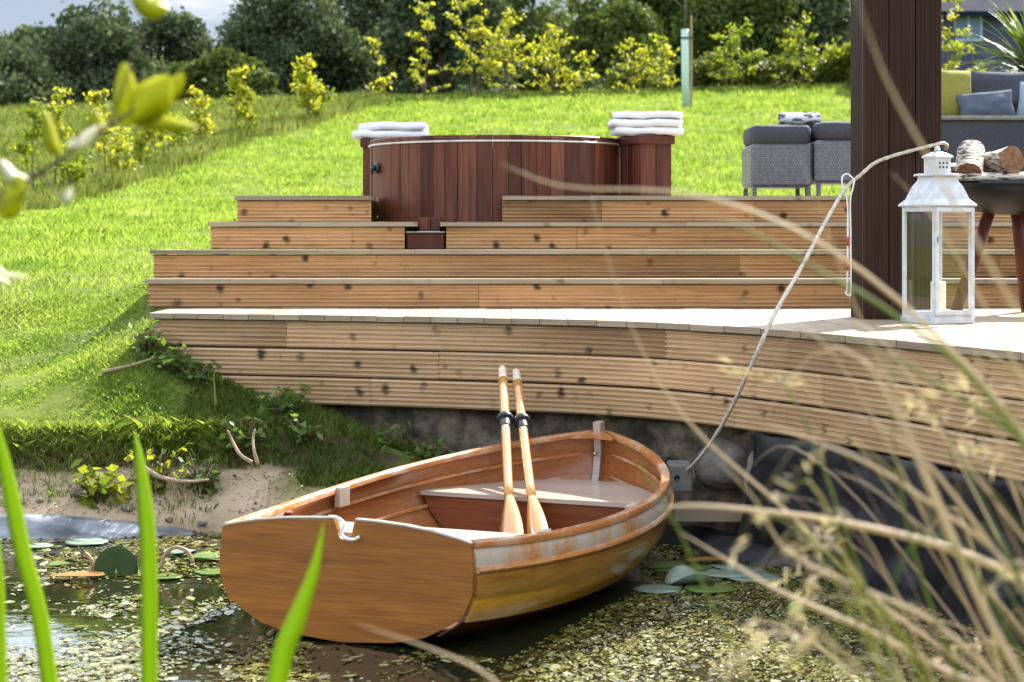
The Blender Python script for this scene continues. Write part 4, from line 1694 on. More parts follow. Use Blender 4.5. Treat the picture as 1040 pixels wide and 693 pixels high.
# ------------------------------------------------------------------ ropes
Lp = [(609, 462, 9.92), (640, 486, 9.75), (668, 492, 9.62), (686, 486, 9.5), (708, 468, 9.32), (729, 439, 9.12), (747, 406, 8.95), (761, 376, 8.82), (775, 344, 8.78), (791, 311, 8.90), (812, 275, 9.2), (836, 230, 9.6), (852, 202, 9.85), (862, 188, 9.96), (875, 177, 9.962), (888, 166, 9.975), (905, 159, 9.975), (930, 152, 9.975), (950, 147, 9.975), (957.5, 145.5, 9.985), (961, 147, 10.06), (962, 149, 10.2), (961, 151, 10.34)]
pts = spline([tuple(at(*p)) for p in Lp], 150)
mb = MB()
rr = [0.0095 + 0.001 * math.sin(i * 1.9) for i in range(150)]
mb.tube(pts.tolist(), rr, 8)
o = mb.build('mooring_rope', M['rope'])
tag(o, 'pale mooring rope running from the bow up round the dark post', 'rope')
mb = MB()
yq = 9.95
q = [(868, 183), (861, 177), (855.5, 180), (856, 190), (860.5, 204), (861, 240), (860.5, 290), (859, 298), (862.5, 300), (864, 294), (864, 240), (863.6, 204), (866, 192), (868, 183)]
pp = spline([tuple(at(a, c, yq)) for a, c in q], 90)
mb.tube(pp.tolist(), 0.0045, 7)
o = mb.build('cord_loop', M['cord'])
tag(o, 'thin white cord loop with red bands hanging on the post', 'cord')
mb = MB()
for a, c in ((241, 250), (262, 275)):
    mb.tube([at(860.8, a, yq), at(860.8, c, yq)], 0.0062, 8)
mb.build('band', M['red'], o)


# ------------------------------------------------------------------ garden furniture on the upper deck
ZU = STEPS[3][0]


def superpillow(w, h, t, seed, n=16, pinch=0.5):
    """soft square pillow standing in the x-z plane"""
    P = []
    for side in (1, -1):
        rows = []
        for i in range(n + 1):
            u = -1 + 2 * i / n
            row = []
            for j in range(n + 1):
                v = -1 + 2 * j / n
                e = max(0.0, (1 - u * u) * (1 - v * v)) ** 0.42
                k = 1 - 0.07 * (1 - abs(u)) * abs(v) ** 3 - 0.0
                k2 = 1 - 0.07 * (1 - abs(v)) * abs(u) ** 3
                q = Vector((u * 2 + seed, v * 2, side * 3 + seed))
                row.append((u * w / 2 * k2, side * -(t / 2) * e * (1 + 0.25 * mnoise.noise(q)) , h / 2 + v * h / 2 * k))
            rows.append(row if side > 0 else row[::-1])
        P.append(rows)
    mb = MB()
    mb.grid(P[0])
    mb.grid(P[1])
    return mb


def pillow(loc, w, h, t, m, label, rz=0.0, rx=-0.2, ry=0.0, seed=1, group=None):
    o = superpillow(w, h, t, seed).build('pillow', m)
    o.location = loc
    o.rotation_euler = (rx, ry, rz)
    return tag(o, label, 'pillow', group)


def rattan_unit(x0, x1, y0, y1, z_low, z_wick, label, cat, cush, legs_back=True, skew=0.0):
    root = empty('rattan_ottoman', ((x0 + x1) / 2, (y0 + y1) / 2, ZU), label, cat)
    mb = MB()
    mb.box((x0, y0, z_low), (x1, y1, z_wick), None, 0.02)
    part(mb, 'wicker_body', M['rattan'], root)
    for lx_ in (x0 + 0.012, x1 - 0.045):
        for ly_ in (y0 + 0.012, y1 - 0.045):
            mb = MB()
            mb.box((lx_, ly_, ZU), (lx_ + 0.033, ly_ + 0.033, z_low), None, 0.004)
            part(mb, 'leg', M['rattan'], root)
    for (a, c, e, f_) in cush:
        mb = MB()
        n, m_ = 18, 18
        P = []
        for i in range(n + 1):
            u = i / n
            ee = 1 - 0.35 * abs(2 * u - 1) ** 14
            row = []
            for k in range(m_):
                an = 2 * math.pi * k / m_
                ca, sa = math.cos(an), math.sin(an)
                cy = abs(ca) ** 0.3 * (1 if ca >= 0 else -1)
                cz = abs(sa) ** 0.4 * (1 if sa >= 0 else -1)
                row.append((a + (c - a) * u, (y0 + y1) / 2 + cy * (y1 - y0) / 2 * 1.01 * ee, (e + f_) / 2 + cz * (f_ - e) / 2 * ee + 0.006 * mnoise.noise(Vector((u * 4, ca * 2, sa * 2 + x0)))))
            P.append(row)
        mb.grid(P, True, True)
        b0 = len(mb.v)
        for st_, rev in ((b0 - m_, False), (b0 - m_ * (n + 1), True)):
            fc = [st_ + k for k in range(m_)]
            mb.f.append(fc[::-1] if rev else fc)
            mb.uv.append([(0, 0)] * m_)
            mb.sm.append(True)
        part(mb, 'cushion', M['cushion'], root)
    return root


YS = 14.6
rattan_unit(X_at(763, YS), X_at(825.5, YS), YS, YS + 0.62, z_at(190, YS), z_at(146, YS), 'grey rattan garden seat with a rolled blanket on its dark cushion', 'seat', [(X_at(763, YS), X_at(826, YS), z_at(148, YS), z_at(126, YS))])
rattan_unit(X_at(827, YS), X_at(893, YS), YS - 0.05, YS + 0.57, z_at(186, YS), z_at(143, YS), 'grey rattan garden seat half hidden by the post', 'seat', [(X_at(829, YS), X_at(893, YS), z_at(144, YS), z_at(123, YS))])
# rolled blanket: spiral section
mb = MB()
P = []
cx, cy, cz = X_at(812, YS + 0.3), YS + 0.3, z_at(126, YS) + 0.052
for i in range(13):
    u = i / 12
    x = -0.15 + 0.30 * u
    row = []
    for k in range(70):
        a = k / 69 * 2 * math.pi * 3.2
        r = 0.020 + 0.042 * k / 69 + 0.004 * mnoise.noise(Vector((u * 3, a, 0)))
        row.append((cx + x + 0.02 * mnoise.noise(Vector((a, 1, 7))), cy + r * 1.5 * math.cos(a), cz + r * math.sin(a) * 0.95))
    P.append(row)
mb.grid(P, True)
P = []
o = mb.build('rolled_blanket', M['blanket'])
sdf = o.modifiers.new('thickness', 'SOLIDIFY')
sdf.thickness = 0.010
tag(o, 'grey and white patterned blanket rolled up on the rattan seat', 'blanket')

# the long sofa behind the post at the right
YF = 16.1
sofa = empty('rattan_sofa', (X_at(1010, YF), YF + 0.4, ZU), 'grey rattan sofa with charcoal cushions at the right behind the post', 'sofa')
sx0, sx1 = X_at(930, YF), X_at(1190, YF)
mb = MB()
mb.box((sx0, YF, ZU + 0.06), (sx1, YF + 0.85, ZU + 0.55), None, 0.02)
part(mb, 'wicker_base', M['rattan'], sofa)
mb = MB()
mb.box((sx0, YF + 0.70, ZU + 0.552), (sx1, YF + 0.85, ZU + 1.05), None, 0.03)
part(mb, 'wicker_back', M['rattan'], sofa)
for lx_ in (sx0 + 0.02, sx1 - 0.06):
    for ly_ in (YF + 0.02, YF + 0.79):
        mb = MB()
        mb.box((lx_, ly_, ZU), (lx_ + 0.04, ly_ + 0.04, ZU + 0.06))
        part(mb, 'leg', M['rattan'], sofa)
mb = MB()
mb.box((sx0 + .01, YF - 0.02, ZU + 0.553), (sx1 - .01, YF + 0.64, ZU + 0.705), None, 0.035)
part(mb, 'seat_cushion', M['cushion'], sofa)
for a, c in ((983, 1075), (1077, 1170)):
    mbp = superpillow((c - a) * YF / F * 1.02, 0.46, 0.20, a)
    o = mbp.build('back_cushion', M['cushion'])
    o.location = (X_at((a + c) / 2, YF + 0.45), YF + 0.50, ZU + 0.70)
    o.rotation_euler = (-0.14, 0, 0)
    bpy.context.view_layer.update()
    adopt(o, sofa)
pillow((X_at(966, YF + 0.25), YF + 0.25, ZU + 0.70), 0.44, 0.47, 0.17, M['pillow_green'], 'olive yellow pillow at the end of the rattan sofa beside the post', 0.25, -0.25, 0.05, 5)
pillow((X_at(1005, YF + 0.12), YF + 0.14, ZU + 0.70), 0.47, 0.26, 0.16, M['pillow_blue'], 'long grey blue pillow lying before the charcoal back cushion', 0.0, -0.3, -0.10, 9)
pillow((X_at(1050, YF + 0.2), YF + 0.2, ZU + 0.70), 0.30, 0.34, 0.14, M['pillow_pale'], 'pale blue pillow at the picture edge on the rattan sofa', -0.25, -0.25, 0.12, 13)
# low rattan table in front of the sofa
YT = 14.7
tx0, tx1 = X_at(938, YT), X_at(1120, YT)
table = empty('rattan_table', (X_at(1030, YT), YT + 0.35, ZU), 'dark rattan table with a pale top in front of the sofa', 'table')
mb = MB()
mb.box((tx0 + .02, YT + .02, ZU + 0.05), (tx1 - .02, YT + .72, z_at(122, YT) - 0.002), None, 0.01)
part(mb, 'wicker_body', M['cushion'], table)
mb = MB()
mb.box((tx0, YT, z_at(122, YT)), (tx1, YT + 0.74, z_at(117.5, YT)), None, 0.006)
part(mb, 'table_top', M['concrete'], table)
for lx_ in (tx0 + 0.03, tx1 - 0.08):
    for ly_ in (YT + 0.03, YT + 0.66):
        mb = MB()
        mb.box((lx_, ly_, ZU), (lx_ + 0.05, ly_ + 0.05, ZU + 0.05))
        part(mb, 'leg', M['rattan'], table)

# ------------------------------------------------------------------ fire bowl with logs
YB = 10.75
bx_, bz_ = X_at(1026, YB), z_at(189, YB)
fire = empty('fire_bowl', (bx_, YB, ZDECK), 'round dark steel fire bowl on splayed wooden legs beside the lantern', 'fire bowl')
mb = MB()
br_ = 0.40
prof = []
for i in range(15):
    a = math.radians(90 * i / 14)
    prof.append((br_ * math.sin(a), -0.16 * math.cos(a)))
prof += [(br_ + 0.02, 0.0), (br_ + 0.02, 0.008), (br_ - 0.006, 0.008)]
for i in range(14, -1, -1):
    a = math.radians(90 * i / 14)
    prof.append(((br_ - 0.008) * math.sin(a), -0.152 * math.cos(a)))
mb.lathe(prof, (bx_, YB, bz_), 40)
part(mb, 'bowl', M['iron'], fire)
for k in range(3):
    a = math.radians(-62 + 120 * k)
    mb = MB()
    p0 = Vector((bx_ + 0.10 * math.cos(a), YB + 0.10 * math.sin(a), bz_ - 0.10))
    p1 = Vector((bx_ + 0.30 * math.cos(a), YB + 0.30 * math.sin(a), ZDECK + 0.001))
    mb.tube([p0, p1], 0.034, 8)
    part(mb, 'leg', M['darkwood'], fire)


def log(c, axis, L, r, label, seed, half=False):
    axis = Vector(axis).normalized()
    c = Vector(c)
    u = axis.orthogonal().normalized()
    if half:
        u = (Vector((0, 0, 1)) - axis * axis.z).normalized()
    w = axis.cross(u)
    P = []
    n = 18
    for i in range(9):
        row = []
        for k in range(n):
            a = 2 * math.pi * k / n
            rr = r * (1 + 0.12 * mnoise.noise(Vector((math.cos(a) * 1.3 + seed, math.sin(a) * 1.3, i * 0.25))))
            cu, cw = math.cos(a), math.sin(a)
            if half:
                cu = max(cu, -0.15) if cu < 0 else cu * 0.55
            row.append(c + axis * L * (i / 8 - 0.5) + (u * cu + w * cw) * rr)
        P.append(row)
    mb = MB()
    mb.grid(P, True, True)
    o = mb.build('log', M['birch'])
    tag(o, label, 'log', 'birch logs on the fire bowl')
    for i, s in ((0, -1), (8, 1)):
        mb = MB()
        ctr = c + axis * (L * (i / 8 - 0.5) + s * 0.004)
        vs = [ctr] + [p + axis * s * 0.003 for p in P[i]]
        fs = [((0, 1 + (k + 1) % n, 1 + k) if s < 0 else (0, 1 + k, 1 + (k + 1) % n)) for k in range(n)]
        mb.add(vs, fs)
        mb.build('cut_end', M['endgrain'], o)
    return o


log((X_at(1004, 10.6), 10.60, bz_ + 0.035), (1, 0.12, 0.03), 0.50, 0.062, 'long split birch log lying flat across the fire bowl rim', 1, True)
log((X_at(986, 10.66), 10.68, bz_ + 0.125), (0.25, 0.8, 0.6), 0.24, 0.075, 'thick pale birch log end showing a brown cut, nearest the lantern', 2)
log((X_at(1018, 10.66), 10.72, bz_ + 0.125), (-0.25, 1, -0.1), 0.28, 0.075, 'round birch log lying to the right of the thick one', 3)
log((X_at(967, 10.8), 10.86, bz_ + 0.085), (0.9, 0.5, 0.0), 0.30, 0.045, 'thin orange brown log poking out behind the lantern top', 4)

# ------------------------------------------------------------------ house far right
YH = 50.0
house = empty('house', (X_at(1010, YH), YH + 4, float(ground(10.0, YH))), 'dark blue timber house with slate roof beyond the garden at far right', 'house')
hx0, hx1 = X_at(958, YH), X_at(1230, YH)
zg = float(ground(9.5, YH)) - 0.4
zev = z_at(13, YH)
mb = MB()
k = 0
z = zg
while z < zev:
    mb.box((hx0, YH + 0.02 * 0, z), (hx1, YH + 8, min(zev, z + 0.15) - 0.006), None, 0.0)
    z += 0.15
part(mb, 'wall', M['cladding'], house)
mb = MB()
zr_ = zev + 2.2
vs = [(hx0 - .3, YH - .35, zev - .12), (hx1 + .3, YH - .35, zev - .12), (hx1 + .3, YH + 4, zr_), (hx0 - .3, YH + 4, zr_), (hx0 - .3, YH + 8.35, zev - .12), (hx1 + .3, YH + 8.35, zev - .12),
      (hx0 - .3, YH - .35, zev), (hx1 + .3, YH - .35, zev), (hx1 + .3, YH + 4, zr_ + .12), (hx0 - .3, YH + 4, zr_ + .12), (hx0 - .3, YH + 8.35, zev), (hx1 + .3, YH + 8.35, zev)]
fs = [(6, 7, 8, 9), (9, 8, 11, 10), (0, 3, 2, 1), (3, 4, 5, 2), (0, 1, 7, 6), (4, 10, 11, 5), (0, 6, 9, 3), (3, 9, 10, 4), (1, 2, 8, 7), (2, 5, 11, 8)]
mb.add(vs, fs)
roof = part(mb, 'roof', M['slate'], house)
wx0, wx1, wz0, wz1 = X_at(971, YH), X_at(995, YH), z_at(40, YH), z_at(16, YH)
mb = MB()
for a, c in (((wx0 - .06, wz0 - .06), (wx1 + .06, wz0)), ((wx0 - .06, wz1), (wx1 + .06, wz1 + .06)), ((wx0 - .06, wz0), (wx0, wz1)), ((wx1, wz0), (wx1 + .06, wz1)), (((wx0 + wx1) / 2 - .03, wz0), ((wx0 + wx1) / 2 + .03, wz1))):
    mb.box((a[0], YH - .05, a[1]), (c[0], YH - .002, c[1]))
win = part(mb, 'window', M['pillow_pale'], house)
mb = MB()
mb.box((wx0, YH - .03, wz0), (wx1, YH - .004, wz1))
o = mb.build('pane', M['window'], win)
o.matrix_parent_inverse = win.matrix_parent_inverse.copy()
o.matrix_parent_inverse = Matrix.Identity(4)
mb = MB()
s0x, s1x = X_at(988, YH), X_at(1000, YH)
for (q0, q1) in ((0.30, 0.62),):
    vs = []
    for x_ in (s0x, s1x):
        for q in (q0, q1):
            y_ = YH - .35 + q * 4.35
            z_ = zev + q * (zr_ + .12 - zev)
            vs += [(x_, y_, z_ + 0.01), (x_, y_, z_ + 0.07)]
    fs = [(1, 5, 7, 3), (0, 1, 3, 2), (4, 6, 7, 5), (0, 4, 5, 1), (2, 3, 7, 6)]
    mb.add(vs, fs)
o = mb.build('skylight', M['white'], roof)

def Y_ground(px, py, lo=14.0, hi=58.0):
    for Y in np.arange(lo, hi, 0.1):
        if HOR + (EYE - float(ground(X_at(px, Y), Y))) * F / Y <= py:
            return float(Y)
    return hi


# ------------------------------------------------------------------ leaves, trees, saplings
def rot_quads(c, size, asp, rs, up=0.0):
    """leaf quads (pointed ovals as kites) with random facing: c (n,3)"""
    n = len(c)
    d = rs.normal(size=(n, 3))
    d[:, 2] += up
    d /= np.linalg.norm(d, axis=1)[:, None]
    e = rs.normal(size=(n, 3))
    e -= (e * d).sum(1)[:, None] * d
    e /= np.linalg.norm(e, axis=1)[:, None]
    s = (size * rs.uniform(0.65, 1.25, n))[:, None]
    w = np.cross(d, e)
    a = c - e * s * 0.5
    b = c + w * s * asp * 0.5 - e * s * 0.05 + d * s * 0.06
    f = c + e * s * 0.55
    g = c - w * s * asp * 0.5 - e * s * 0.05 + d * s * 0.06
    return np.stack([a, b, f, g], 1)


def crown_points(rs, lumps, per, shell=0.5):
    out = []
    for (cx, cy, cz, rx, ry, rz), k in zip(lumps, per):
        d = rs.normal(size=(k, 3))
        d /= np.linalg.norm(d, axis=1)[:, None]
        r = rs.uniform(shell, 1.0, k) ** 0.6
        out.append(np.stack([cx + d[:, 0] * rx * r, cy + d[:, 1] * ry * r, cz + d[:, 2] * rz * r], 1))
    return np.concatenate(out)


def big_tree(px, Y, top_py, halfw, m, label, seed, leaf=0.235, nleaf=25000, name='broadleaf_tree', low=0.05):
    rs = np.random.default_rng(seed)
    x = X_at(px, Y)
    zg = float(ground(x, Y)) - 0.1
    zt = z_at(top_py, Y)
    H = zt - zg
    hw = halfw * 1.22 * Y / F
    root = empty(name, (x, Y, zg), label, 'tree', 'trees beyond the lawn')
    mb = MB()
    th = H * 0.62
    bend = [(x + 0.15 * math.sin(k * 1.3 + seed), Y + 0.12 * math.cos(k * 1.1 + seed), zg - 0.3 + (th + 0.3) * k / 6) for k in range(7)]
    r0 = 0.030 * H
    mb.tube(bend, [r0 * (1.25 - 0.15 * k) for k in range(7)], 9)
    lumps, per = [], []
    nl = 46
    for i in range(nl):
        v = rs.uniform(low, 1.0)
        prof = math.sin(math.pi * min(1, 0.16 + v * 0.80)) ** 0.6
        a = rs.uniform(0, 2 * math.pi)
        rr = hw * prof * math.sqrt(rs.uniform(0.1, 1.0)) * 0.92
        cx, cy, cz = x + rr * math.cos(a), Y + rr * math.sin(a) * 0.9, zg + H * (0.06 + 0.86 * v)
        s = hw * rs.uniform(0.24, 0.46) * (0.65 + 0.5 * prof)
        lumps.append((cx, cy, cz, s * 1.15, s * 1.15, s * rs.uniform(0.7, 1.0)))
        per.append(s ** 2)
        if i % 4 == 0:
            h0 = zg + H * max(0.12, 0.9 * v - 0.25)
            k = min(5.9, (h0 - zg + 0.3) / (th + 0.3) * 6)
            b = bend[int(k)]
            mb.tube([b, ((b[0] + cx) / 2, (b[1] + cy) / 2, (b[2] + cz) / 2 + 0.1), (cx, cy, cz)], [r0 * 0.4, r0 * 0.25, r0 * 0.1], 6)
    per = [max(60, int(nleaf * p / sum(per))) for p in per]
    part(mb, 'trunk', M['bark'], root)
    pts = crown_points(rs, lumps, per, 0.35)
    # stray sprays that break the outline
    k = nleaf // 14
    j = rs.integers(0, len(pts), k)
    ext = pts[j] + rs.normal(size=(k, 3)) * hw * 0.07
    pts = np.concatenate([pts, ext])
    pts = pts[pts[:, 2] > zg + 0.05]
    V = rot_quads(pts, np.full(len(pts), leaf), 0.75, rs, 0.4)
    o = np_mesh('crown', V, 4, m, None)
    adopt(o, root)
    return root


TREES = [
    (-14, 66, 44, 62, 'treeleaf', 'low dark tree at the left edge of the wood'),
    (40, 74, 24, 50, 'treeleaf', 'dark tree next in from the left edge, sky above it'),
    (100, 70, 4, 62, 'treeleaf', 'broad dark round tree standing against the pale sky'),
    (172, 72, 14, 52, 'treeleaf', 'dark tree right of the broad round one, a little lower'),
    (232, 64, 44, 40, 'midleaf', 'lower olive tree in the dip of the treeline'),
    (296, 72, -18, 62, 'treeleaf', 'tall dark tree rising right of the dip in the treeline'),
    (372, 76, -34, 66, 'treeleaf', 'tall dark tree left behind the yellow saplings'),
    (455, 70, -30, 60, 'treeleaf', 'dense dark tree straight behind the tallest yellow saplings'),
    (535, 78, -46, 62, 'midleaf', 'green tree beyond the middle of the yellow sapling row'),
    (612, 62, -10, 56, 'midleaf', 'lighter green tree behind the right end of the saplings'),
    (690, 74, -40, 60, 'midleaf', 'green tree behind the pale staked tree guard'),
    (758, 70, -36, 58, 'midleaf', 'green tree over the hedge right of the tree guard'),
    (828, 72, -40, 58, 'treeleaf', 'dark tree over the hedge left of the post'),
    (905, 74, -44, 60, 'treeleaf', 'dark tree hidden by the post'),
]
for i, (px, Y, tp_, hw, m_, lb) in enumerate(TREES):
    if px == 905:
        continue
    big_tree(px, Y * 1.17, tp_, hw, M[m_], lb, 100 + i)


def bush(px, Y, w_px, h_px, m, label, seed, name='bush', cat='bush', group=None, leaf=0.10, nleaf=2600, base=None):
    rs = np.random.default_rng(seed)
    x = X_at(px, Y)
    zg = float(ground(x, Y)) - 0.05 if base is None else base
    hw, hh = w_px * Y / F / 2, h_px * Y / F
    root = empty(name, (x, Y, zg), label, cat, group)
    mb = MB()
    lumps, per = [], []
    for i in range(13):
        a = rs.uniform(0, 2 * math.pi)
        v = rs.uniform(0.12, 0.85)
        rr = hw * 0.7 * math.sqrt(rs.uniform(0, 1)) * (1 - 0.4 * v)
        c = (x + rr * math.cos(a), Y + rr * math.sin(a) * 0.7, zg + hh * v)
        s = min(hw, hh) * rs.uniform(0.25, 0.45)
        lumps.append((*c, s * 1.2, s, s))
        per.append(s ** 2)
        if i % 2 == 0:
            mb.tube([(x + rs.uniform(-.1, .1) * hw, Y, zg - 0.03), ((x + c[0]) / 2, (Y + c[1]) / 2, zg + hh * v * 0.6), c], [0.022, 0.016, 0.006], 5)
    per = [max(30, int(nleaf * p / sum(per))) for p in per]
    part(mb, 'stems', M['twig'], root)
    pts = crown_points(rs, lumps, per, 0.3)
    k = nleaf // 8
    j = rs.integers(0, len(pts), k)
    pts = np.concatenate([pts, pts[j] + rs.normal(size=(k, 3)) * hh * 0.10])
    pts = pts[pts[:, 2] > zg + 0.02]
    o = np_mesh('foliage', rot_quads(pts, np.full(len(pts), leaf), 0.7, rs, 0.5), 4, m, None)
    adopt(o, root)
    return root


# undergrowth closing the foot of the wood, and the hedge at the right
for i, (px, Y, w, h, mm, lb) in enumerate([
    (8, 60, 90, 34, 'midleaf', 'grey green bush at the foot of the wood, far left'),
    (95, 62, 110, 36, 'treeleaf', 'dark bush at the foot of the broad round tree'),
    (195, 62, 110, 38, 'treeleaf', 'dark bush under the trees left of the dip'),
    (285, 60, 110, 40, 'treeleaf', 'dark bush under the tall tree right of the dip'),
    (385, 60, 120, 44, 'treeleaf', 'dark bush behind the reddish sapling'),
    (490, 60, 120, 46, 'treeleaf', 'dark bush behind the tallest yellow saplings'),
    (590, 58, 110, 48, 'treeleaf', 'dark bush behind the right yellow saplings'),
]):
    bush(px, Y * 1.18, w, h, M[mm], lb, 300 + i, 'woodland_bush', 'bush', 'bushes at the foot of the wood', 0.16, 5200)
for i, (px, Y, w, h, mm, lb) in enumerate([
    (640, 50, 60, 34, 'hedge', 'low green hedge bush left of the tree guard'),
    (718, 49, 62, 40, 'hedge', 'green hedge bush just right of the tree guard'),
    (768, 49, 66, 40, 'hedge', 'hedge bush in the middle between tree guard and post'),
    (815, 49, 60, 38, 'hedge', 'dull green hedge bush behind the rattan seat'),
    (856, 48, 60, 46, 'hedge', 'hedge bush touching the left side of the post'),
    (915, 48, 60, 50, 'hedge', 'hedge bush behind the post'),
]):
    if px == 915:
        continue
    bush(px, Y * 1.17, w, h, M[mm], lb, 330 + i, 'hedge_bush', 'bush', 'hedge bushes along the top of the lawn', 0.10, 4200)


def sapling(px, base_py, top_py, Y, m, label, seed, wide=12, leaf=0.075, nleaf=260, lean=0.0, full=0.35, group=None, extra_stems=0):
    rs = np.random.default_rng(seed)
    x = X_at(px, Y)
    zg = float(ground(x, Y)) if base_py is None else z_at(base_py, Y)
    zg = float(ground(x, Y))
    H = (base_py - top_py) * Y / F if base_py is not None else z_at(top_py, Y) - zg
    hw = wide * Y / F
    root = empty('sapling', (x, Y, zg), label, 'sapling', group)
    mb = MB()
    cs = []
    for s_ in range(1 + extra_stems):
        ox = rs.uniform(-0.5, 0.5) * hw if s_ else 0.0
        oy = rs.uniform(-0.5, 0.5) * hw if s_ else 0.0
        hs = H * (1 if s_ == 0 else rs.uniform(0.55, 0.85))
        ph = rs.uniform(0, 6)
        st_ = []
        for k in range(9):
            v = k / 8
            st_.append((x + ox + lean * H * v ** 1.5 + 0.035 * H * math.sin(v * 4 + ph) * v, Y + oy + 0.03 * H * math.cos(v * 3 + ph) * v, zg - 0.05 + (hs + 0.05) * v))
        r0 = 0.0085 * H + 0.004
        mb.tube(st_, [r0 * (1.1 - 0.9 * k / 8) for k in range(9)], 6)
        nb = 13 if s_ == 0 else 7
        for b in range(nb):
            v = rs.uniform(full, 0.97)
            k = v * 8
            i0 = min(7, int(k))
            p = np.array(st_[i0]) * (1 - (k - i0)) + np.array(st_[i0 + 1]) * (k - i0)
            a = rs.uniform(0, 2 * math.pi)
            L = hw * rs.uniform(0.55, 1.35) * (1.15 - 0.55 * v)
            e = p + np.array([math.cos(a) * L, math.sin(a) * L, L * rs.uniform(0.1, 0.85)])
            mb.tube([tuple(p), tuple((p + e) / 2 + np.array([0, 0, -0.02 * H])), tuple(e)], [r0 * 0.5, r0 * 0.36, r0 * 0.15], 5)
            for q in np.linspace(0.35, 1.0, 4):
                cs.append((p * (1 - q) + e * q, 1.0))
        cs.append((np.array(st_[8]), 1.6))
        cs.append((np.array(st_[7]), 1.2))
    part(mb, 'stem', M['twig'], root)
    c0 = np.array([c for c, w in cs])
    w = np.array([w for c, w in cs])
    j = rs.choice(len(c0), nleaf, p=w / w.sum())
    pts = c0[j] + rs.normal(size=(nleaf, 3)) * np.array([leaf, leaf, leaf * 0.55]) * 0.55
    o = np_mesh('leaves', rot_quads(pts, np.full(nleaf, leaf), 0.62, rs, 0.7), 4, m, None)
    adopt(o, root)
    return root


GH = 'young trees in the hedge row down the lawn'
HROW = [
    (35, 208, 104, 17.2, 13, 'greenleaf', 'nearest leafy sapling of the lawn row, bushy with dark lower leaves', 420, 0),
    (55, 198, 92, 18.0, 13, 'sapleaf', 'tall thin sapling of the row topped by a lone yellow tuft', 250, 0),
    (79, 199, 158, 18.2, 15, 'greenleaf', 'short bushy sapling at the foot of the lawn row', 260, 2),
    (108, 190, 94, 19.0, 15, 'sapleaf', 'yellow headed sapling behind the blurred near leaf', 330, 0),
    (119, 185, 138, 19.6, 12, 'sapleaf', 'short yellow sapling crowded between taller ones of the row', 200, 1),
    (140, 176, 140, 20.6, 12, 'greenleaf', 'small dark stemmed sapling halfway up the row', 170, 1),
    (158, 174, 112, 21.2, 11, 'sapleaf', 'slender sapling with sparse yellow top, halfway up the row', 180, 0),
    (167, 169, 108, 22.2, 10, 'greenleaf', 'slender leaning sapling beside the sparse yellow one', 150, 0),
    (180, 161, 116, 23.6, 10, 'greenleaf', 'thin crooked sapling left of the pair further up the row', 150, 0),
    (205, 152, 96, 25.5, 12, 'sapleaf', 'yellow sapling with a flat leafy top in the upper row', 300, 1),
    (241, 143, 74, 28.0, 12, 'sapleaf', 'bright yellow sapling with layered leaves in the upper row', 330, 0),
    (252, 141, 92, 28.8, 9, 'greenleaf', 'green sapling close right of the bright layered one', 220, 1),
    (312, 128, 60, 32.5, 13, 'sapleaf', 'large yellow sapling with spreading twigs near the top of the row', 420, 2),
    (322, 125, 86, 34.0, 12, 'greenleaf', 'green multi stemmed sapling beside the large spreading one', 260, 2),
]
for i, (px, b_, t_, Y, w, mm, lb, nl, ex) in enumerate(HROW):
    Y = Y_ground(px, b_)
    sapling(px, b_, t_, Y, M[mm], lb, 500 + i, w * 1.1, 0.0030 * Y, int(nl * 1.15), random.uniform(-0.05, 0.07), 0.35, GH, ex)
GY_ = 'yellow leaved saplings along the top of the lawn'
TROW = [
    (385, 98, 44, 45.0, 12, 'sapleaf', 'small reddish yellow sapling, first on the crest', 150, 0, 0.02),
    (432, 100, 10, 44.5, 15, 'sapleaf', 'tall narrow yellow sapling with two leafy tiers', 330, 0, 0.02),
    (478, 98, -8, 44.0, 18, 'sapleaf', 'tallest yellow sapling, its top out of the picture', 620, 1, 0.02),
    (520, 98, 14, 44.0, 20, 'sapleaf', 'dense yellow sapling right of the tallest', 620, 2, 0.0),
    (560, 98, 36, 44.0, 22, 'sapleaf', 'broad yellow sapling leaning in the middle of the crest', 520, 2, 0.05),
    (592, 98, 60, 44.0, 13, 'sapleaf', 'short pale yellow sapling at the right end of the group', 170, 0, 0.04),
    (640, 98, 46, 45.0, 17, 'sapleaf', 'yellow sapling standing alone left of the tree guard', 260, 1, 0.0),
    (672, 98, 42, 45.5, 16, 'sapleaf', 'yellow green sapling next to the tree guard', 260, 1, 0.02),
    (743, 98, 30, 46.0, 20, 'greenleaf', 'green pointed sapling in the hedge behind the seats', 560, 2, 0.0),
    (815, 98, 18, 46.0, 20, 'greenleaf', 'green sapling above the hedge near the post', 420, 2, 0.0),
    (850, 98, 44, 46.0, 22, 'greenleaf', 'leafy yellow green sapling touching the post edge', 620, 3, 0.0),
    (968, 98, -6, 38.0, 22, 'sapleaf', 'yellow shrub between post and the dark house', 900, 3, 0.0),
    (990, 110, 40, 36.0, 24, 'greenleaf', 'yellow green shrub under the spiky plant by the house', 700, 3, 0.0),
]
for i, (px, b_, t_, Y, w, mm, lb, nl, ex, ln) in enumerate(TROW):
    sapling(px, None, t_ - 4, Y * 1.22 if Y > 40 else Y, M[mm], lb, 600 + i, w * 1.25, 0.13 if Y > 40 else 0.10, int(nl * 1.15), ln, 0.12, GY_, ex)

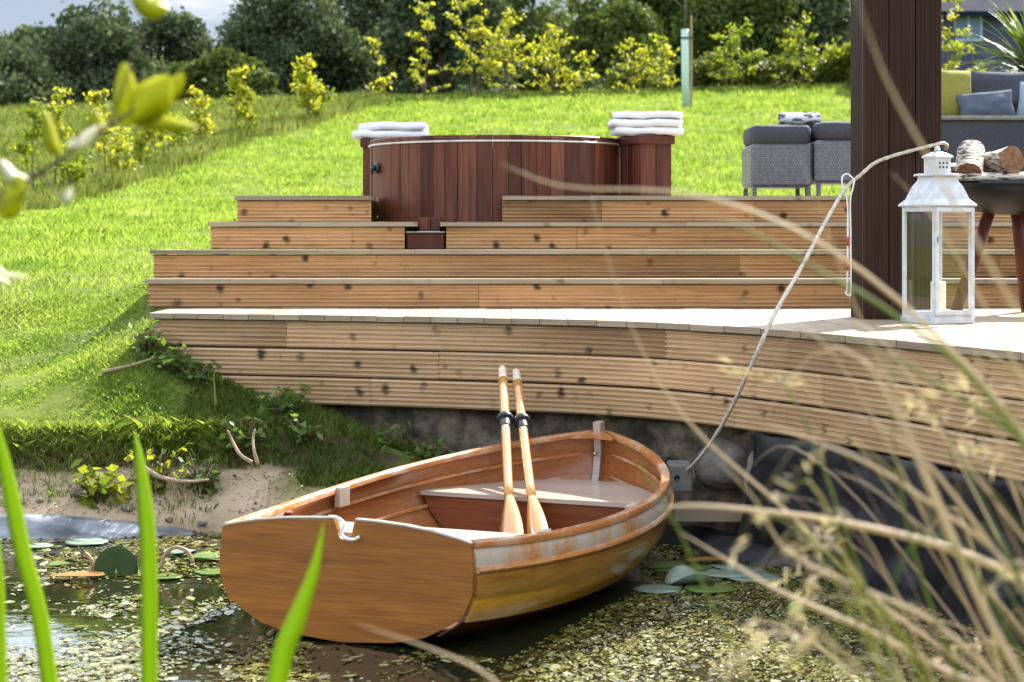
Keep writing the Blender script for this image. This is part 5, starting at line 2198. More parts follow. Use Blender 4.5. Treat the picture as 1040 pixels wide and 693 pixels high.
# tree guard with its stake
Yg = 47.0
gx = X_at(697, Yg)
zg = float(ground(gx, Yg))
tg = empty('tree_guard', (gx, Yg, zg), 'pale green plastic tree guard tied to a thin stake on the lawn', 'tree guard')
mb = MB()
mb.tube([(gx, Yg, zg - .05), (gx - 0.02, Yg, zg + 0.7), (gx - 0.03, Yg, z_at(30, Yg))], 0.095, 12)
part(mb, 'tube', M['guard'], tg)
mb = MB()
mb.box((gx + 0.10, Yg - 0.03, zg - .1), (gx + 0.15, Yg + 0.02, z_at(16, Yg)))
part(mb, 'stake', M['drytwig'], tg)
mb = MB()
mb.tube([(gx - 0.03, Yg, z_at(32, Yg)), (gx - 0.02, Yg, z_at(10, Yg)), (gx - 0.05, Yg, z_at(-25, Yg))], [0.03, 0.025, 0.018], 7)
mb.tube([(gx - 0.02, Yg, z_at(10, Yg)), (gx - 0.3, Yg, z_at(0, Yg)), (gx - 0.6, Yg, z_at(-3, Yg))], [0.016, 0.012, 0.006], 6)
part(mb, 'young_trunk', M['bark'], tg)
mb = MB()
mb.box((gx - 0.14, Yg - 0.105, z_at(40, Yg)), (gx + 0.17, Yg - 0.098, z_at(38, Yg)))
part(mb, 'tie', M['black'], tg)

# spiky cordyline at far right
Yc = 20.0
cx, cz = X_at(1052, Yc), z_at(72, Yc)
cord = empty('cordyline', (cx, Yc, float(ground(cx, Yc))), 'spiky palm like cordyline with arching green blades behind the sofa', 'plant')
mb = MB()
mb.tube([(cx, Yc, float(ground(cx, Yc)) - .05), (cx + .03, Yc, cz - .3), (cx, Yc, cz)], [0.09, 0.075, 0.07], 10)
part(mb, 'trunk', M['bark'], cord)
rs = np.random.default_rng(77)
V = []
for i in range(260):
    a = rs.uniform(0, 2 * math.pi)
    el = rs.uniform(-0.5, 1.45)
    L = rs.uniform(0.75, 1.25)
    d = np.array([math.cos(a) * math.cos(el), math.sin(a) * math.cos(el), math.sin(el)])
    p = np.array([cx, Yc, cz + rs.uniform(-0.15, 0.1)])
    side = np.array([-math.sin(a), math.cos(a), 0])
    prev = None
    for k in range(6):
        v = k / 5
        w = 0.024 * (1 - v ** 2.5) + 0.001
        q = p + d * L * v + np.array([0, 0, -0.28 * L * v ** 2.2])
        cur = (q - side * w, q + side * w)
        if prev is not None:
            V += [prev[0], prev[1], cur[1], cur[0]]
        prev = cur
adopt(np_mesh('blades', np.array(V), 4, M['cordy']), cord)

# ------------------------------------------------------------------ grass
def blades(name, xy, h, w, m, lean=0.45, label=None, zoff=0.0, rs=rng, zfun=ground, kind='stuff'):
    n = len(xy)
    x, y = xy[:, 0], xy[:, 1]
    z = zfun(x, y) + zoff
    a = rs.uniform(0, 2 * math.pi, n)
    hh = h * rs.uniform(0.55, 1.3, n)
    ww = w * rs.uniform(0.7, 1.3, n)
    la = rs.uniform(0, 2 * math.pi, n)
    ll = lean * hh * rs.uniform(0.1, 1.2, n)
    base = np.stack([x, y, z - 0.008], 1)
    sd = np.stack([np.cos(a), np.sin(a), np.zeros(n)], 1) * (ww / 2)[:, None]
    ld = np.stack([np.cos(la), np.sin(la), np.zeros(n)], 1)
    mid = base + ld * (ll * 0.3)[:, None] + np.array([0, 0, 1.0]) * (hh * 0.62)[:, None]
    tip = base + ld * ll[:, None] + np.array([0, 0, 1.0]) * hh[:, None]
    V = np.stack([base - sd, base + sd, mid + sd * 0.75, tip, mid - sd * 0.75], 1)
    o = np_mesh(name, V, 5, m)
    return tag(o, label, 'grass', None, kind)


def clumpy(n, box, thr, scale, seed, rs=rng):
    x = rs.uniform(box[0], box[1], n)
    y = rs.uniform(box[2], box[3], n)
    return np.stack([x, y], 1)


def lawn_ok(xy):
    x, y = xy[:, 0], xy[:, 1]
    z = ground(x, y)
    ok = (z > 0.34) | (x > -1.2)
    ok &= ~((x > -2.0) & (y > edge_y(x) - 0.02) & (y < 16.9) & (x < 4.0))
    ok &= ~((x > -2.22) & (y > 11.6) & (y < 16.9) & (x < 4.0))
    return ok


xy = np.concatenate([clumpy(150000, (-6.6, -1.2, 9.9, 13.2), 0, 0, 1)])
xy = xy[lawn_ok(xy) & (ground(xy[:, 0], xy[:, 1]) > 0.36)]
xy = xy[~((xy[:, 0] > -1.75) & (xy[:, 1] < 12))]
patch = np.array([mnoise.noise((a * 2.2, c * 2.2, 1.7)) for a, c in xy])
hgt = 0.030 * (1 + 0.9 * np.clip(patch, -0.5, 0.6))
blades('lawn_grass', xy, hgt, 0.0058, M['grass'], 1.3, 'short bright lawn grass on the bank beside the deck')
k = 16000
xyc = clumpy(k, (-4.6, -1.2, 9.95, 13.2), 0, 0, 1)
pc = np.array([mnoise.noise((a * 1.6, c * 1.6, 21.7)) for a, c in xyc])
xyc = xyc[lawn_ok(xyc) & (ground(xyc[:, 0], xyc[:, 1]) > 0.42) & (pc > 0.02)]
xyc = xyc[~((xyc[:, 0] > -1.75) & (xyc[:, 1] < 12))]
pc = np.column_stack([xyc, ground(xyc[:, 0], xyc[:, 1]) + rng.uniform(0.012, 0.035, len(xyc))])
o = np_mesh('clover', rot_quads(pc, np.full(len(pc), 0.017), 0.8, np.random.default_rng(3), 2.2), 4, M['weedleaf'])
tag(o, 'low clover leaves in patches through the lawn by the deck', 'clover', kind='stuff')
# lawn from the steps to the crest: coarser with distance
u = rng.uniform(0, 1, 400000)
Yd = 13.0 * (57 / 13.0) ** (u ** 0.85)
half = 0.32 * Yd + 1.2
xy = np.stack([rng.uniform(-1, 1, len(Yd)) * half, Yd], 1)
xy = xy[lawn_ok(xy)]
patch = np.array([mnoise.noise((a * 0.9, c * 0.55, 5.7)) for a, c in xy])
sc = (xy[:, 1] / 13.0) ** 0.75
blades('far_lawn_grass', xy, 0.042 * sc * (1 + 0.7 * patch), 0.0075 * sc, M['grass'], 0.8, 'bright mown lawn grass rising to the crest')
# dark grass added as the saplings' shadow along the row; longer grass on the crest
k = 15000
t_ = rng.uniform(0, 1, k)
RP = [(10, 216), (35, 209), (80, 200), (120, 187), (165, 171), (205, 154), (245, 143), (312, 128), (385, 106)]
RY = [Y_ground(*q) for q in RP]
RX = [X_at(q[0], y_) for q, y_ in zip(RP, RY)]
rowx = np.interp(t_, np.linspace(0, 1, len(RP)), RX)
rowy = np.interp(t_, np.linspace(0, 1, len(RP)), RY)
xy = np.stack([rowx + rng.normal(0, 0.22, k), rowy + rng.normal(0, 0.4, k)], 1)
blades('shadow_grass', xy, 0.17 * (1 + (xy[:, 1] - 16) / 60), 0.016, M['meadow'], 0.6, 'dark grass strip standing for the shadow along the row of saplings')
k = 16000
xy = np.stack([rng.uniform(-17, 11, k), rng.uniform(52, 60, k)], 1)
blades('crest_grass', xy, 0.20, 0.03, M['midleaf'], 0.7, 'longer uncut grass along the crest of the lawn')
k = 60000
xy = np.stack([rng.uniform(-17, -3.0, k), rng.uniform(26, 56, k)], 1)
xy = xy[xy[:, 0] < np.interp(xy[:, 1], RY, RX) - 0.1]
blades('meadow_grass', xy, 0.19 * (1 + (xy[:, 1] - 26) / 60), 0.026, M['meadow'], 0.8, 'rough meadow grass on the far side of the sapling row')
# ragged turf hanging over the little cliff
k = 12000
x = rng.uniform(-4.8, -1.3, k)
yb = np.array([9.99 - 0.06 * math.sin(a * 2.1 + 0.6) - 0.035 * math.sin(a * 5.3 + 1.0) - 0.10 * math.sin(a * 0.55) * 1.0 for a in x])
y = yb + rng.normal(0.02, 0.06, k)
xy = np.stack([x, y], 1)
z = ground(x, y)
xy = xy[z > 0.28]
blades('turf_edge', xy, 0.05, 0.006, M['thatch'], 1.8, 'ragged dead grass and roots at the turf edge')
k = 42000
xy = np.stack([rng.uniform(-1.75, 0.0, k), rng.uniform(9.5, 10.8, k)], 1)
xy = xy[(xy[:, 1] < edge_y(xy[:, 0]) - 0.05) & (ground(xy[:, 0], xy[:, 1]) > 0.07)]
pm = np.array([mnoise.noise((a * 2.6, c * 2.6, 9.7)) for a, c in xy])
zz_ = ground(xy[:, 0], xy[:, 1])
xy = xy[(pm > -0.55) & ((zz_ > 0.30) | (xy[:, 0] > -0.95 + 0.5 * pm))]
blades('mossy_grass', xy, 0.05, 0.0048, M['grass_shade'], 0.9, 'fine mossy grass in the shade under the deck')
k = 9000
x = rng.uniform(-4.8, -1.5, k)
yb = 10.03 - 0.06 * np.sin(x * 2.1 + 0.6) - 0.035 * np.sin(x * 5.3 + 1.0) - 0.10 * np.sin(x * 0.55)
xy = np.stack([x, yb + rng.normal(0.0, 0.03, k)], 1)
blades('lip_grass', xy, 0.075, 0.006, M['grass'], 1.5, 'longer bright grass flopping over the turf edge')
k = 5200
x = rng.uniform(-4.4, -0.9, k)
y = rng.uniform(9.5, 10.0, k)
z = ground(x, y)
ok = (z > 0.09) & (z < 0.33)
pc = np.column_stack([x, y, z + 0.004])[ok]
qs = np.random.default_rng(12)
sel = qs.choice(len(pc), 300, replace=False)
V2 = rot_quads(pc[sel] + np.array([0, 0, 0.004]), qs.uniform(0.03, 0.08, 300), 0.10, qs, 6.0)
o = np_mesh('straw', V2, 4, M['thatch'])
tag(o, 'bits of dead straw lying on the sandy shore', 'straw', kind='stuff')
o = np_mesh('gravel', rot_quads(pc, np.random.default_rng(8).uniform(0.006, 0.020, len(pc)), 0.7, np.random.default_rng(9), 2.0), 4, M['crumbs'])
tag(o, 'crumbs of soil and bits of straw strewn over the sandy shore', 'crumbs', kind='stuff')
k = 900
xy = np.stack([rng.uniform(-3.2, -1.5, k), rng.uniform(9.7, 9.96, k)], 1)
blades('sparse_grass', xy, 0.05, 0.005, M['grass'], 0.9, 'sparse grass seedlings on the sandy shore')

# ------------------------------------------------------------------ weeds, twigs, stones
def weed(px, py, Y, r, h, m, label, seed, n=26, leaf=0.05, cat='weed', z=None):
    rs = np.random.default_rng(seed)
    x = X_at(px, Y)
    zg = float(ground(x, Y)) if z is None else z
    root = empty('weed', (x, Y, zg), label, cat, 'leafy weeds on the bank')
    mb = MB()
    V = []
    for i in range(n):
        a = rs.uniform(0, 2 * math.pi)
        L = r * rs.uniform(0.3, 1.0)
        e = np.array([x + L * math.cos(a), Y + L * math.sin(a), zg + h * rs.uniform(0.25, 1.0)])
        b = np.array([x + 0.25 * L * math.cos(a), Y + 0.25 * L * math.sin(a), zg - 0.02])
        mb.tube([tuple(b), tuple((b + e) / 2 + np.array([0, 0, h * 0.2])), tuple(e)], [0.004, 0.003, 0.0018], 5)
        for q in range(3):
            c = e + rs.normal(size=3) * leaf * 0.5 - (e - b) * 0.28 * q
            V.append(rot_quads(c[None], np.array([leaf]), 0.68, rs, 1.6)[0])
    part(mb, 'stems', M['twig'], root)
    adopt(np_mesh('leaves', np.array(V).reshape(-1, 3), 4, m), root)
    return root


WEEDS = [
    (152, 345, 10.75, 0.10, 0.17, 'weedleaf', 'dark nettle like weed against the left corner of the deck', 34, 0.055),
    (176, 368, 10.65, 0.14, 0.13, 'weedleaf', 'low bushy weed under the left end of the fascia', 40, 0.05),
    (196, 372, 10.6, 0.11, 0.10, 'weedleaf', 'small weed a step right of the bushy one', 26, 0.05),
    (98, 478, 9.75, 0.14, 0.16, 'greenleaf', 'bright yellow green weed on the sand by the turf edge', 36, 0.07),
    (158, 452, 9.88, 0.16, 0.22, 'greenleaf', 'sprawling weed hanging from the little turf cliff', 34, 0.05),
    (205, 460, 9.90, 0.15, 0.20, 'weedleaf', 'mid green weed below the turf edge near the dry twigs', 34, 0.05),
    (248, 430, 10.1, 0.14, 0.18, 'weedleaf', 'leafy weed in the shade before the fascia', 36, 0.05),
    (292, 415, 10.3, 0.16, 0.16, 'weedleaf', 'broad leaved weed tucked under the lowest fascia board', 36, 0.06),
    (312, 446, 10.1, 0.13, 0.10, 'weedleaf', 'low creeping weed in the mossy hollow', 30, 0.045),
    (405, 462, 10.2, 0.14, 0.12, 'weedleaf', 'weed at the foot of the earth bank behind the boat', 30, 0.055),
    (440, 460, 10.1, 0.12, 0.14, 'weedleaf', 'grassy weed just left of the oars behind the gunwale', 26, 0.055),
]
for i, (px, py, Y, r, h, mm, lb, n, lf) in enumerate(WEEDS):
    weed(px, py, Y, r, h, M[mm], lb, 700 + i, n, lf)


def stick(pts, r, label, cat='twig', name='dry_twig', m='drytwig', group='dry twigs on the bank'):
    mb = MB()
    p = spline(pts, 14)
    mb.tube(p.tolist(), [r * (1.1 - 0.6 * i / 13) for i in range(14)], 6)
    return tag(mb.build(name, M[m]), label, cat, group)


stick([tuple(at(256, 470, 9.8)), tuple(at(244, 462, 9.8)), tuple(at(236, 448, 9.85)), tuple(at(231, 437, 9.85))], 0.011, 'bent dry twig standing up from the sand, left of two')
stick([tuple(at(262, 472, 9.8)), tuple(at(258, 458, 9.8)), tuple(at(257, 446, 9.85)), tuple(at(259, 436, 9.85))], 0.010, 'straight dry twig standing up from the sand, right of two')
stick([(X_at(140, 9.8), 9.80, 0.33), (X_at(165, 9.8), 9.76, 0.27), (X_at(190, 9.75), 9.74, 0.25), (X_at(212, 9.74), 9.75, 0.26)], 0.014, 'dark fallen twig lying along the sand')
stick([(X_at(115, 10.9), 10.6, float(ground(-2.2, 10.6)) + .03), (X_at(135, 10.7), 10.62, float(ground(-2.1, 10.62)) + .03), (X_at(158, 10.7), 10.66, float(ground(-2.0, 10.66)) + .04)], 0.012, 'pale stick lying on the lawn by the deck corner')
stick([tuple(at(219, 412, 10.2)), tuple(at(218, 396, 10.2)), tuple(at(217, 380, 10.2))], 0.006, 'thin upright seed stalk before the fascia', 'stalk', 'seed_stalk', 'thatch', None)


def rock(c, s, label, seed, m='stone', name='stone', cat='stone'):
    mb = MB()
    P = []
    n = 20
    for i in range(13):
        th = math.pi * i / 12
        row = []
        for k in range(n):
            a = 2 * math.pi * k / n
            d = Vector((math.sin(th) * math.cos(a), math.sin(th) * math.sin(a), math.cos(th)))
            r = 1 + 0.35 * mnoise.noise(d * 1.5 + Vector((seed, 0, 0))) + 0.16 * mnoise.noise(d * 3.6 + Vector((0, seed, 0)))
            row.append((c[0] + d.x * s[0] * r, c[1] + d.y * s[1] * r, c[2] + d.z * s[2] * r))
        P.append(row)
    mb.grid(P, True, True)
    return tag(mb.build(name, M[m]), label, cat, 'stones along the bank')


rock((X_at(367, 9.7), 9.75, float(ground(X_at(367, 9.7), 9.75)) + 0.02), (0.05, 0.04, 0.04), 'small pale stone behind the boat on the mossy slope', 2)
rock((X_at(742, 9.42), 9.50, 0.36), (0.17, 0.09, 0.12), 'rounded pale boulder set in the bank right of the bow', 6)
rock((X_at(772, 9.2), 9.26, 0.34), (0.07, 0.07, 0.11), 'upright narrow pale stone beside the boulder', 9)
rock((X_at(82, 9.7), 9.66, 0.2), (0.035, 0.03, 0.022), 'dark pebble lying on the sand near the liner', 15, 'earth')
for i, (px, py, s_) in enumerate(((40, 497, .018), (128, 500, .03), (172, 498, .02), (20, 505, .025), (205, 505, .022), (265, 500, .018))):
    Yp = 9.72 - 0.002 * i
    rock((X_at(px, Yp), Yp, float(ground(X_at(px, Yp), Yp)) + 0.006), (s_, s_ * .8, s_ * .6), 'small pebble scattered on the sandy shore', 20 + i)['group'] = 'pebbles on the sandy shore'
mb = MB()
bx0, by0 = X_at(681, 9.35), 9.40
mb.box((bx0, by0, 0.24), (bx0 + 0.11, by0 + 0.2, 0.375), None, 0.008)
blk = mb.build('concrete_block', M['concrete'])
tag(blk, 'grey concrete block with a round hole beside the bow', 'block')
mb = MB()
mb.lathe([(0.0, 0.0), (0.014, 0.0), (0.014, 0.002)], (0, 0, 0), 14)
o = mb.build('hole', M['black'], blk)
o.rotation_euler = (R(90), 0, 0)
o.location = (bx0 + 0.035, by0 - 0.001, 0.31)
mb = MB()
mb.box((X_at(684, 9.3), 9.26, 0.115), (X_at(772, 9.3), 9.38, 0.185), None, 0.006)
o = mb.build('timber_sleeper', M['tread'])
tag(o, 'old yellowish timber lying above the liner at the water', 'timber')

# ------------------------------------------------------------------ on the water
rs = np.random.default_rng(31)
k = 230000
Yw = 1.0 / rs.uniform(1 / 9.7, 1 / 5.2, k)
xw = rs.uniform(-0.285, 0.285, k) * Yw
nv = np.array([mnoise.noise((a * 0.9, c * 0.55, 3.1)) + 0.5 * mnoise.noise((a * 3.2, c * 1.7, 8.1)) for a, c in zip(xw, Yw)])
dens = 0.22 + 1.0 * nv
dens += np.interp(xw, [-2.0, -0.9, -0.3, 0.2, 1.6], [-0.14, -0.14, 0.16, 0.45, 0.40])
dens += np.interp(Yw, [5.2, 6.4, 7.2, 8.4, 9.4], [0.36, 0.22, 0.08, -0.12, -0.05])
dens -= 0.35 * np.exp(-(((xw + 0.55) / 0.38) ** 2 + ((Yw - 6.85) / 0.35) ** 2))
ok = rs.uniform(0, 1, k) < np.clip(dens, 0.02, 0.85)
# clear of the hull
dx, dy = xw - BX, Yw - BY
yl = dx * math.sin(BYAW) + dy * math.cos(BYAW)
xl2 = dx * math.cos(BYAW) - dy * math.sin(BYAW)
hull = (yl > -0.06) & (yl < 2.75) & (np.abs(xl2) < 0.66 * np.clip(1.15 - (np.clip(yl, 1.2, 2.75) - 1.2) / 1.75, 0.2, 1))
ok &= ~hull
ok &= ground(xw, Yw) < -0.005
ok &= Yw < edge_y(xw) - 0.12
xw, Yw = xw[ok], Yw[ok]
n = len(xw)
sz = np.where(rs.uniform(0, 1, n) < 0.10, rs.uniform(0.016, 0.030, n), rs.uniform(0.004, 0.013, n))
sz = sz * np.interp(xw, [-1.2, 0.2], [1.35, 1.0])
a0 = rs.uniform(0, 2 * math.pi, n)
tilt = rs.normal(0, 0.10, (n, 2))
V = np.zeros((n, 6, 3), np.float32)
for j in range(6):
    a = a0 + j * math.pi / 3
    rr = sz * rs.uniform(0.65, 1.1, n)
    el = 0.6
    ox = rr * np.cos(a) * np.cos(a0) * 1 - rr * el * np.sin(a) * np.sin(a0)
    oy = rr * np.cos(a) * np.sin(a0) + rr * el * np.sin(a) * np.cos(a0)
    V[:, j, 0] = xw + ox
    V[:, j, 1] = Yw + oy
    V[:, j, 2] = 0.0045 + ox * tilt[:, 0] + oy * tilt[:, 1] + rs.uniform(0, 0.003, n)
o = np_mesh('pondweed', V.reshape(-1, 3), 6, M['pondweed'])
tag(o, 'small olive and pale pondweed leaves floating over the dark water', 'pondweed', kind='stuff')


def lily(px, py, r, m, label, seed, curl=0.0, rz=None, stand=False, Y=None, name='lily_pad', cat='lily pad'):
    Y = EYE * F / (py - HOR) if Y is None else Y
    x = X_at(px, Y)
    rnd = random.Random(seed)
    mb = MB()
    n = 26
    vs = [(0, 0, 0.004)]
    rings = []
    for ri, rf in enumerate((0.35, 0.7, 1.0)):
        row = []
        for k in range(n + 1):
            a = 0.16 + (2 * math.pi - 0.32) * k / n - (math.pi / 2 if stand else 0)
            rr = r * rf * (1 + 0.05 * mnoise.noise(Vector((math.cos(a) * 2, math.sin(a) * 2, seed))))
            zc = 0.004 + curl * r * rf ** 3 * (0.5 + 0.5 * math.sin(a * 2 + seed)) + 0.02 * r * mnoise.noise(Vector((a * 2, rf, seed)))
            row.append(len(vs))
            vs.append((rr * math.cos(a), rr * math.sin(a), zc))
        rings.append(row)
    fs = [(0, rings[0][k], rings[0][k + 1]) for k in range(n)]
    for q in range(2):
        fs += [(rings[q][k], rings[q + 1][k], rings[q + 1][k + 1], rings[q][k + 1]) for k in range(n)]
    mb.add(vs, fs, None, True)
    o = mb.build(name, M[m])
    s = o.modifiers.new('thickness', 'SOLIDIFY')
    s.thickness = 0.0025
    o.location = (x, Y, 0.006)
    o.rotation_euler = (R(78) if stand else 0, 0, rnd.uniform(0, 6.28) if rz is None else rz)
    if stand:
        o.location.z = r * 0.35
    return tag(o, label, cat, 'water lily leaves on the pond')


LILY = [
    (88, 552, 0.14, 'lilyblue', 'pale flat lily pad under the left shore liner', 0.0),
    (38, 556, 0.10, 'lilyblue', 'small pale lily pad at the left edge under the liner', 0.0),
    (182, 562, 0.10, 'lilyblue', 'whitish lily pad right of the upright dark leaf', 0.1),
    (206, 570, 0.11, 'lily', 'bright green lily pad close to the transom', 0.25),
    (214, 583, 0.10, 'lily', 'yellow green lily pad touching the left of the transom', 0.1),
    (170, 588, 0.09, 'lily', 'half sunk green lily pad between reed and transom', 0.05),
    (60, 575, 0.07, 'lily', 'small green lily pad beside the upright dark leaf, nearer the reeds', 0.1),
    (740, 582, 0.20, 'lilyblue', 'large blue green lily pad right of the bow', 0.0),
    (690, 578, 0.17, 'lily', 'green lily pad tucked under the bow', 0.04),
    (700, 594, 0.12, 'lilyblue', 'curled pale lily pad with raised rim right of the bow', 0.55),
    (765, 588, 0.14, 'lilyblue', 'blue green lily pad farthest right in the group', 0.0),
    (722, 600, 0.13, 'lily', 'yellow green lily pad nearest of the group by the bow', 0.03),
    (668, 600, 0.12, 'lilyblue', 'dull lily pad beneath the starboard bow', 0.0),
]
for i, (px, py, r, mm, lb, cu) in enumerate(LILY):
    lily(px, py, r * (0.74 if px < 400 else 0.85), mm, lb, 40 + i, cu)
lily(118, 585, 0.095, 'lilydark', 'round dark green leaf standing upright out of the water', 61, 0.05, 0.1, True)
for i, (px, py, r, lb) in enumerate(((716, 574, 0.055, 'orange brown dead leaf lying on the pad right of the bow'), (78, 590, 0.07, 'brown dead leaf floating near the left reeds'))):
    o = lily(px, py, r, 'brownleaf', lb, 80 + i, 0.08, 0.2, False, None, 'dead_leaf', 'dead leaf')
    o.scale = (1.7, 0.8, 1)
    o.location.z = 0.022
    o['group'] = 'dead leaves on the water'
# floating green ball
Yb_ = EYE * F / (624 - HOR)
mb = MB()
prof = [(0.0, -0.034)] + [(0.034 * math.sin(math.pi * i / 16), -0.034 * math.cos(math.pi * i / 16)) for i in range(1, 16)] + [(0.0, 0.034)]
mb.lathe(prof, (0, 0, 0), 22)
o = mb.build('ball', simple('green ball', (0.30, 0.42, 0.05), 0.3, var=0.35, scale=22, coat=0.3))
o.location = (X_at(809, Yb_), Yb_, 0.018)
tag(o, 'small round green ball floating among the pondweed', 'ball')
# arching lily stalks
for i, (pts, lb) in enumerate((([(163, 577, 8.5), (168, 563, 8.5), (178, 556, 8.5), (190, 560, 8.5), (196, 572, 8.5)], 'pinkish lily stalk arching out of the water by the transom'),
                               ([(92, 582, 8.5), (94, 572, 8.5), (89, 564, 8.5), (86, 562, 8.5)], 'short pinkish lily stalk left of the upright dark leaf'))):
    mb = MB()
    mb.tube(spline([tuple(at(*p)) for p in pts], 20).tolist(), 0.009, 7)
    o = mb.build('lily_stalk', simple('pink stalk', (0.36, 0.22, 0.14), 0.5))
    tag(o, lb, 'stalk', 'lily stalks')

# ------------------------------------------------------------------ near plants
def blade_mesh(pts, w0, m, n=26, fold=0.25, name='leaf', wprof=None):
    """strap leaf with a shallow V section along a spline"""
    P = spline(pts, n)
    T = np.gradient(P, axis=0)
    T /= np.linalg.norm(T, axis=1)[:, None]
    eye = np.array([0, 0, EYE])
    mb = MB()
    rows = []
    for i in range(n):
        v = i / (n - 1)
        w = w0 * (wprof(v) if wprof else min(1.0, (1 - v) * 3.2 + 0.03) ** 0.8)
        d = P[i] - eye
        d /= np.linalg.norm(d)
        sd = np.cross(T[i], d)
        sd /= np.linalg.norm(sd) + 1e-9
        nr = np.cross(sd, T[i])
        sd = sd * 0.95 + nr * 0.3
        sd /= np.linalg.norm(sd)
        nr = np.cross(sd, T[i])
        rows.append([P[i] - sd * w / 2 + nr * w * fold * 0.5, P[i] - nr * w * 0.06, P[i] + sd * w / 2 + nr * w * fold * 0.5, P[i] + nr * w * 0.06])
    mb.grid([[tuple(q) for q in r] for r in rows], True, True)
    return mb


YI = 3.3
ir = empty('iris_plant', (X_at(80, YI), YI, -0.4), 'near green iris leaves rising at the lower left edge', 'plant')
for pts in ([(75, 1500, YI), (66, 900, YI), (45, 660, YI), (22, 560, YI), (4, 470, YI), (-14, 395, YI)],
            [(150, 1500, 3.4), (151, 900, 3.4), (151, 690, 3.4), (150, 560, 3.4), (143, 480, 3.42), (136, 436, 3.45)],
            [(20, 1500, 3.1), (6, 900, 3.1), (-2, 720, 3.1), (-8, 560, 3.1), (-30, 420, 3.1)]):
    mb = blade_mesh([tuple(at(*p)) for p in pts], 0.030, M['iris'])
    part(mb, 'leaf', M['iris'], ir)
ir2 = empty('iris_plant', (X_at(262, 3.0), 3.0, -0.4), 'single near iris leaf with a brown tip before the transom', 'plant')
mb = blade_mesh([tuple(at(*p)) for p in ((230, 1500, 3.0), (255, 900, 3.0), (281, 690, 3.0), (300, 630, 3.0), (318, 580, 3.0), (329, 530, 3.0))], 0.034, M['iris'], wprof=lambda v: min(1.0, (1 - v) * 2.2 + 0.02) ** 0.9)
part(mb, 'leaf', M['iris'], ir2)

# leafy twig hanging into the upper left, close to the camera
YL = 2.7
tw = empty('near_twig', tuple(at(-60, 250, YL)), 'out of focus twig with yellow green leaves at the upper left', 'twig')
mb = MB()
mb.tube(spline([tuple(at(*p)) for p in ((-900, 900, 2.3), (-420, 560, 2.5), (-90, 300, 2.70), (-20, 215, 2.70), (50, 170, 2.70), (95, 140, 2.68), (135, 112, 2.65))], 24).tolist(), [0.0075 - 0.00022 * i for i in range(24)], 6)
mb.tube(spline([tuple(at(*p)) for p in ((-75, 290, 2.7), (-45, 272, 2.69), (-14, 261, 2.67))], 8).tolist(), 0.0015, 5)
mb.tube(spline([tuple(at(*p)) for p in ((40, 176, 2.7), (55, 192, 2.7), (64, 200, 2.67))], 8).tolist(), 0.0012, 5)
mb.tube(spline([tuple(at(*p)) for p in ((110, 130, 2.67), (135, 60, 2.65), (150, 10, 2.62), (158, -40, 2.60))], 16).tolist(), 0.0016, 6)
part(mb, 'stem', M['twig'], tw)


def near_leaf(p0, p1, w, m, Y, sag=0.01, dy=0.0):
    Y = Y + 0.7
    a, c = np.array(at(*p0, Y)), np.array(at(*p1, Y + dy))
    mid = (a + c) / 2 + np.array([0, -0.006, -sag])
    mb = blade_mesh([tuple(a), tuple(a * .6 + mid * .4), tuple(mid), tuple(c * .5 + mid * .5), tuple(c)], w * Y / F, m, 16, 0.35, 'leaf', lambda v: max(0.04, math.sin(math.pi * min(1, v * 0.94 + 0.03)) ** 0.75))
    part(mb, 'leaf', m, tw)


near_leaf((128, 128), (126, 64), 28, M['fgleaf'], 1.97)
near_leaf((135, 122), (172, 78), 42, M['fgleaf'], 1.95, 0.0)
near_leaf((132, 122), (200, 130), 18, M['fgleaf'], 1.96, -0.002)
near_leaf((160, 98), (186, 74), 20, M['fgleaf'], 1.99)
near_leaf((98, 112), (102, 135), 20, M['fgleaf'], 2.0)
near_leaf((46, 114), (62, 160), 16, M['fgleaf'], 2.05)
near_leaf((68, 148), (100, 128), 16, M['sunlit_leaf'], 1.97)
near_leaf((0, 162), (28, 182), 14, M['sunlit_leaf'], 1.98)
near_leaf((0, 222), (20, 178), 26, M['fgleaf'], 1.97)
near_leaf((-20, 260), (10, 288), 9, M['sunlit_leaf'], 1.97)
near_leaf((-15, 262), (30, 282), 6, M['sunlit_leaf'], 1.97)
near_leaf((135, -10), (172, 10), 26, M['fgleaf'], 1.9)
near_leaf((64, 200), (72, 190), 10, M['sunlit_leaf'], 1.97)

# dry grasses on the near bank at the right
rs = np.random.default_rng(5)


def stem_tube(mb, pts, w, n=20, tip=0.08):
    P = spline(pts, n)
    mb.tube(P.tolist(), [w / 2 * (1 - (1 - tip) * (i / (n - 1)) ** 1.5) for i in range(n)], 6, True, 0.6)
    return P


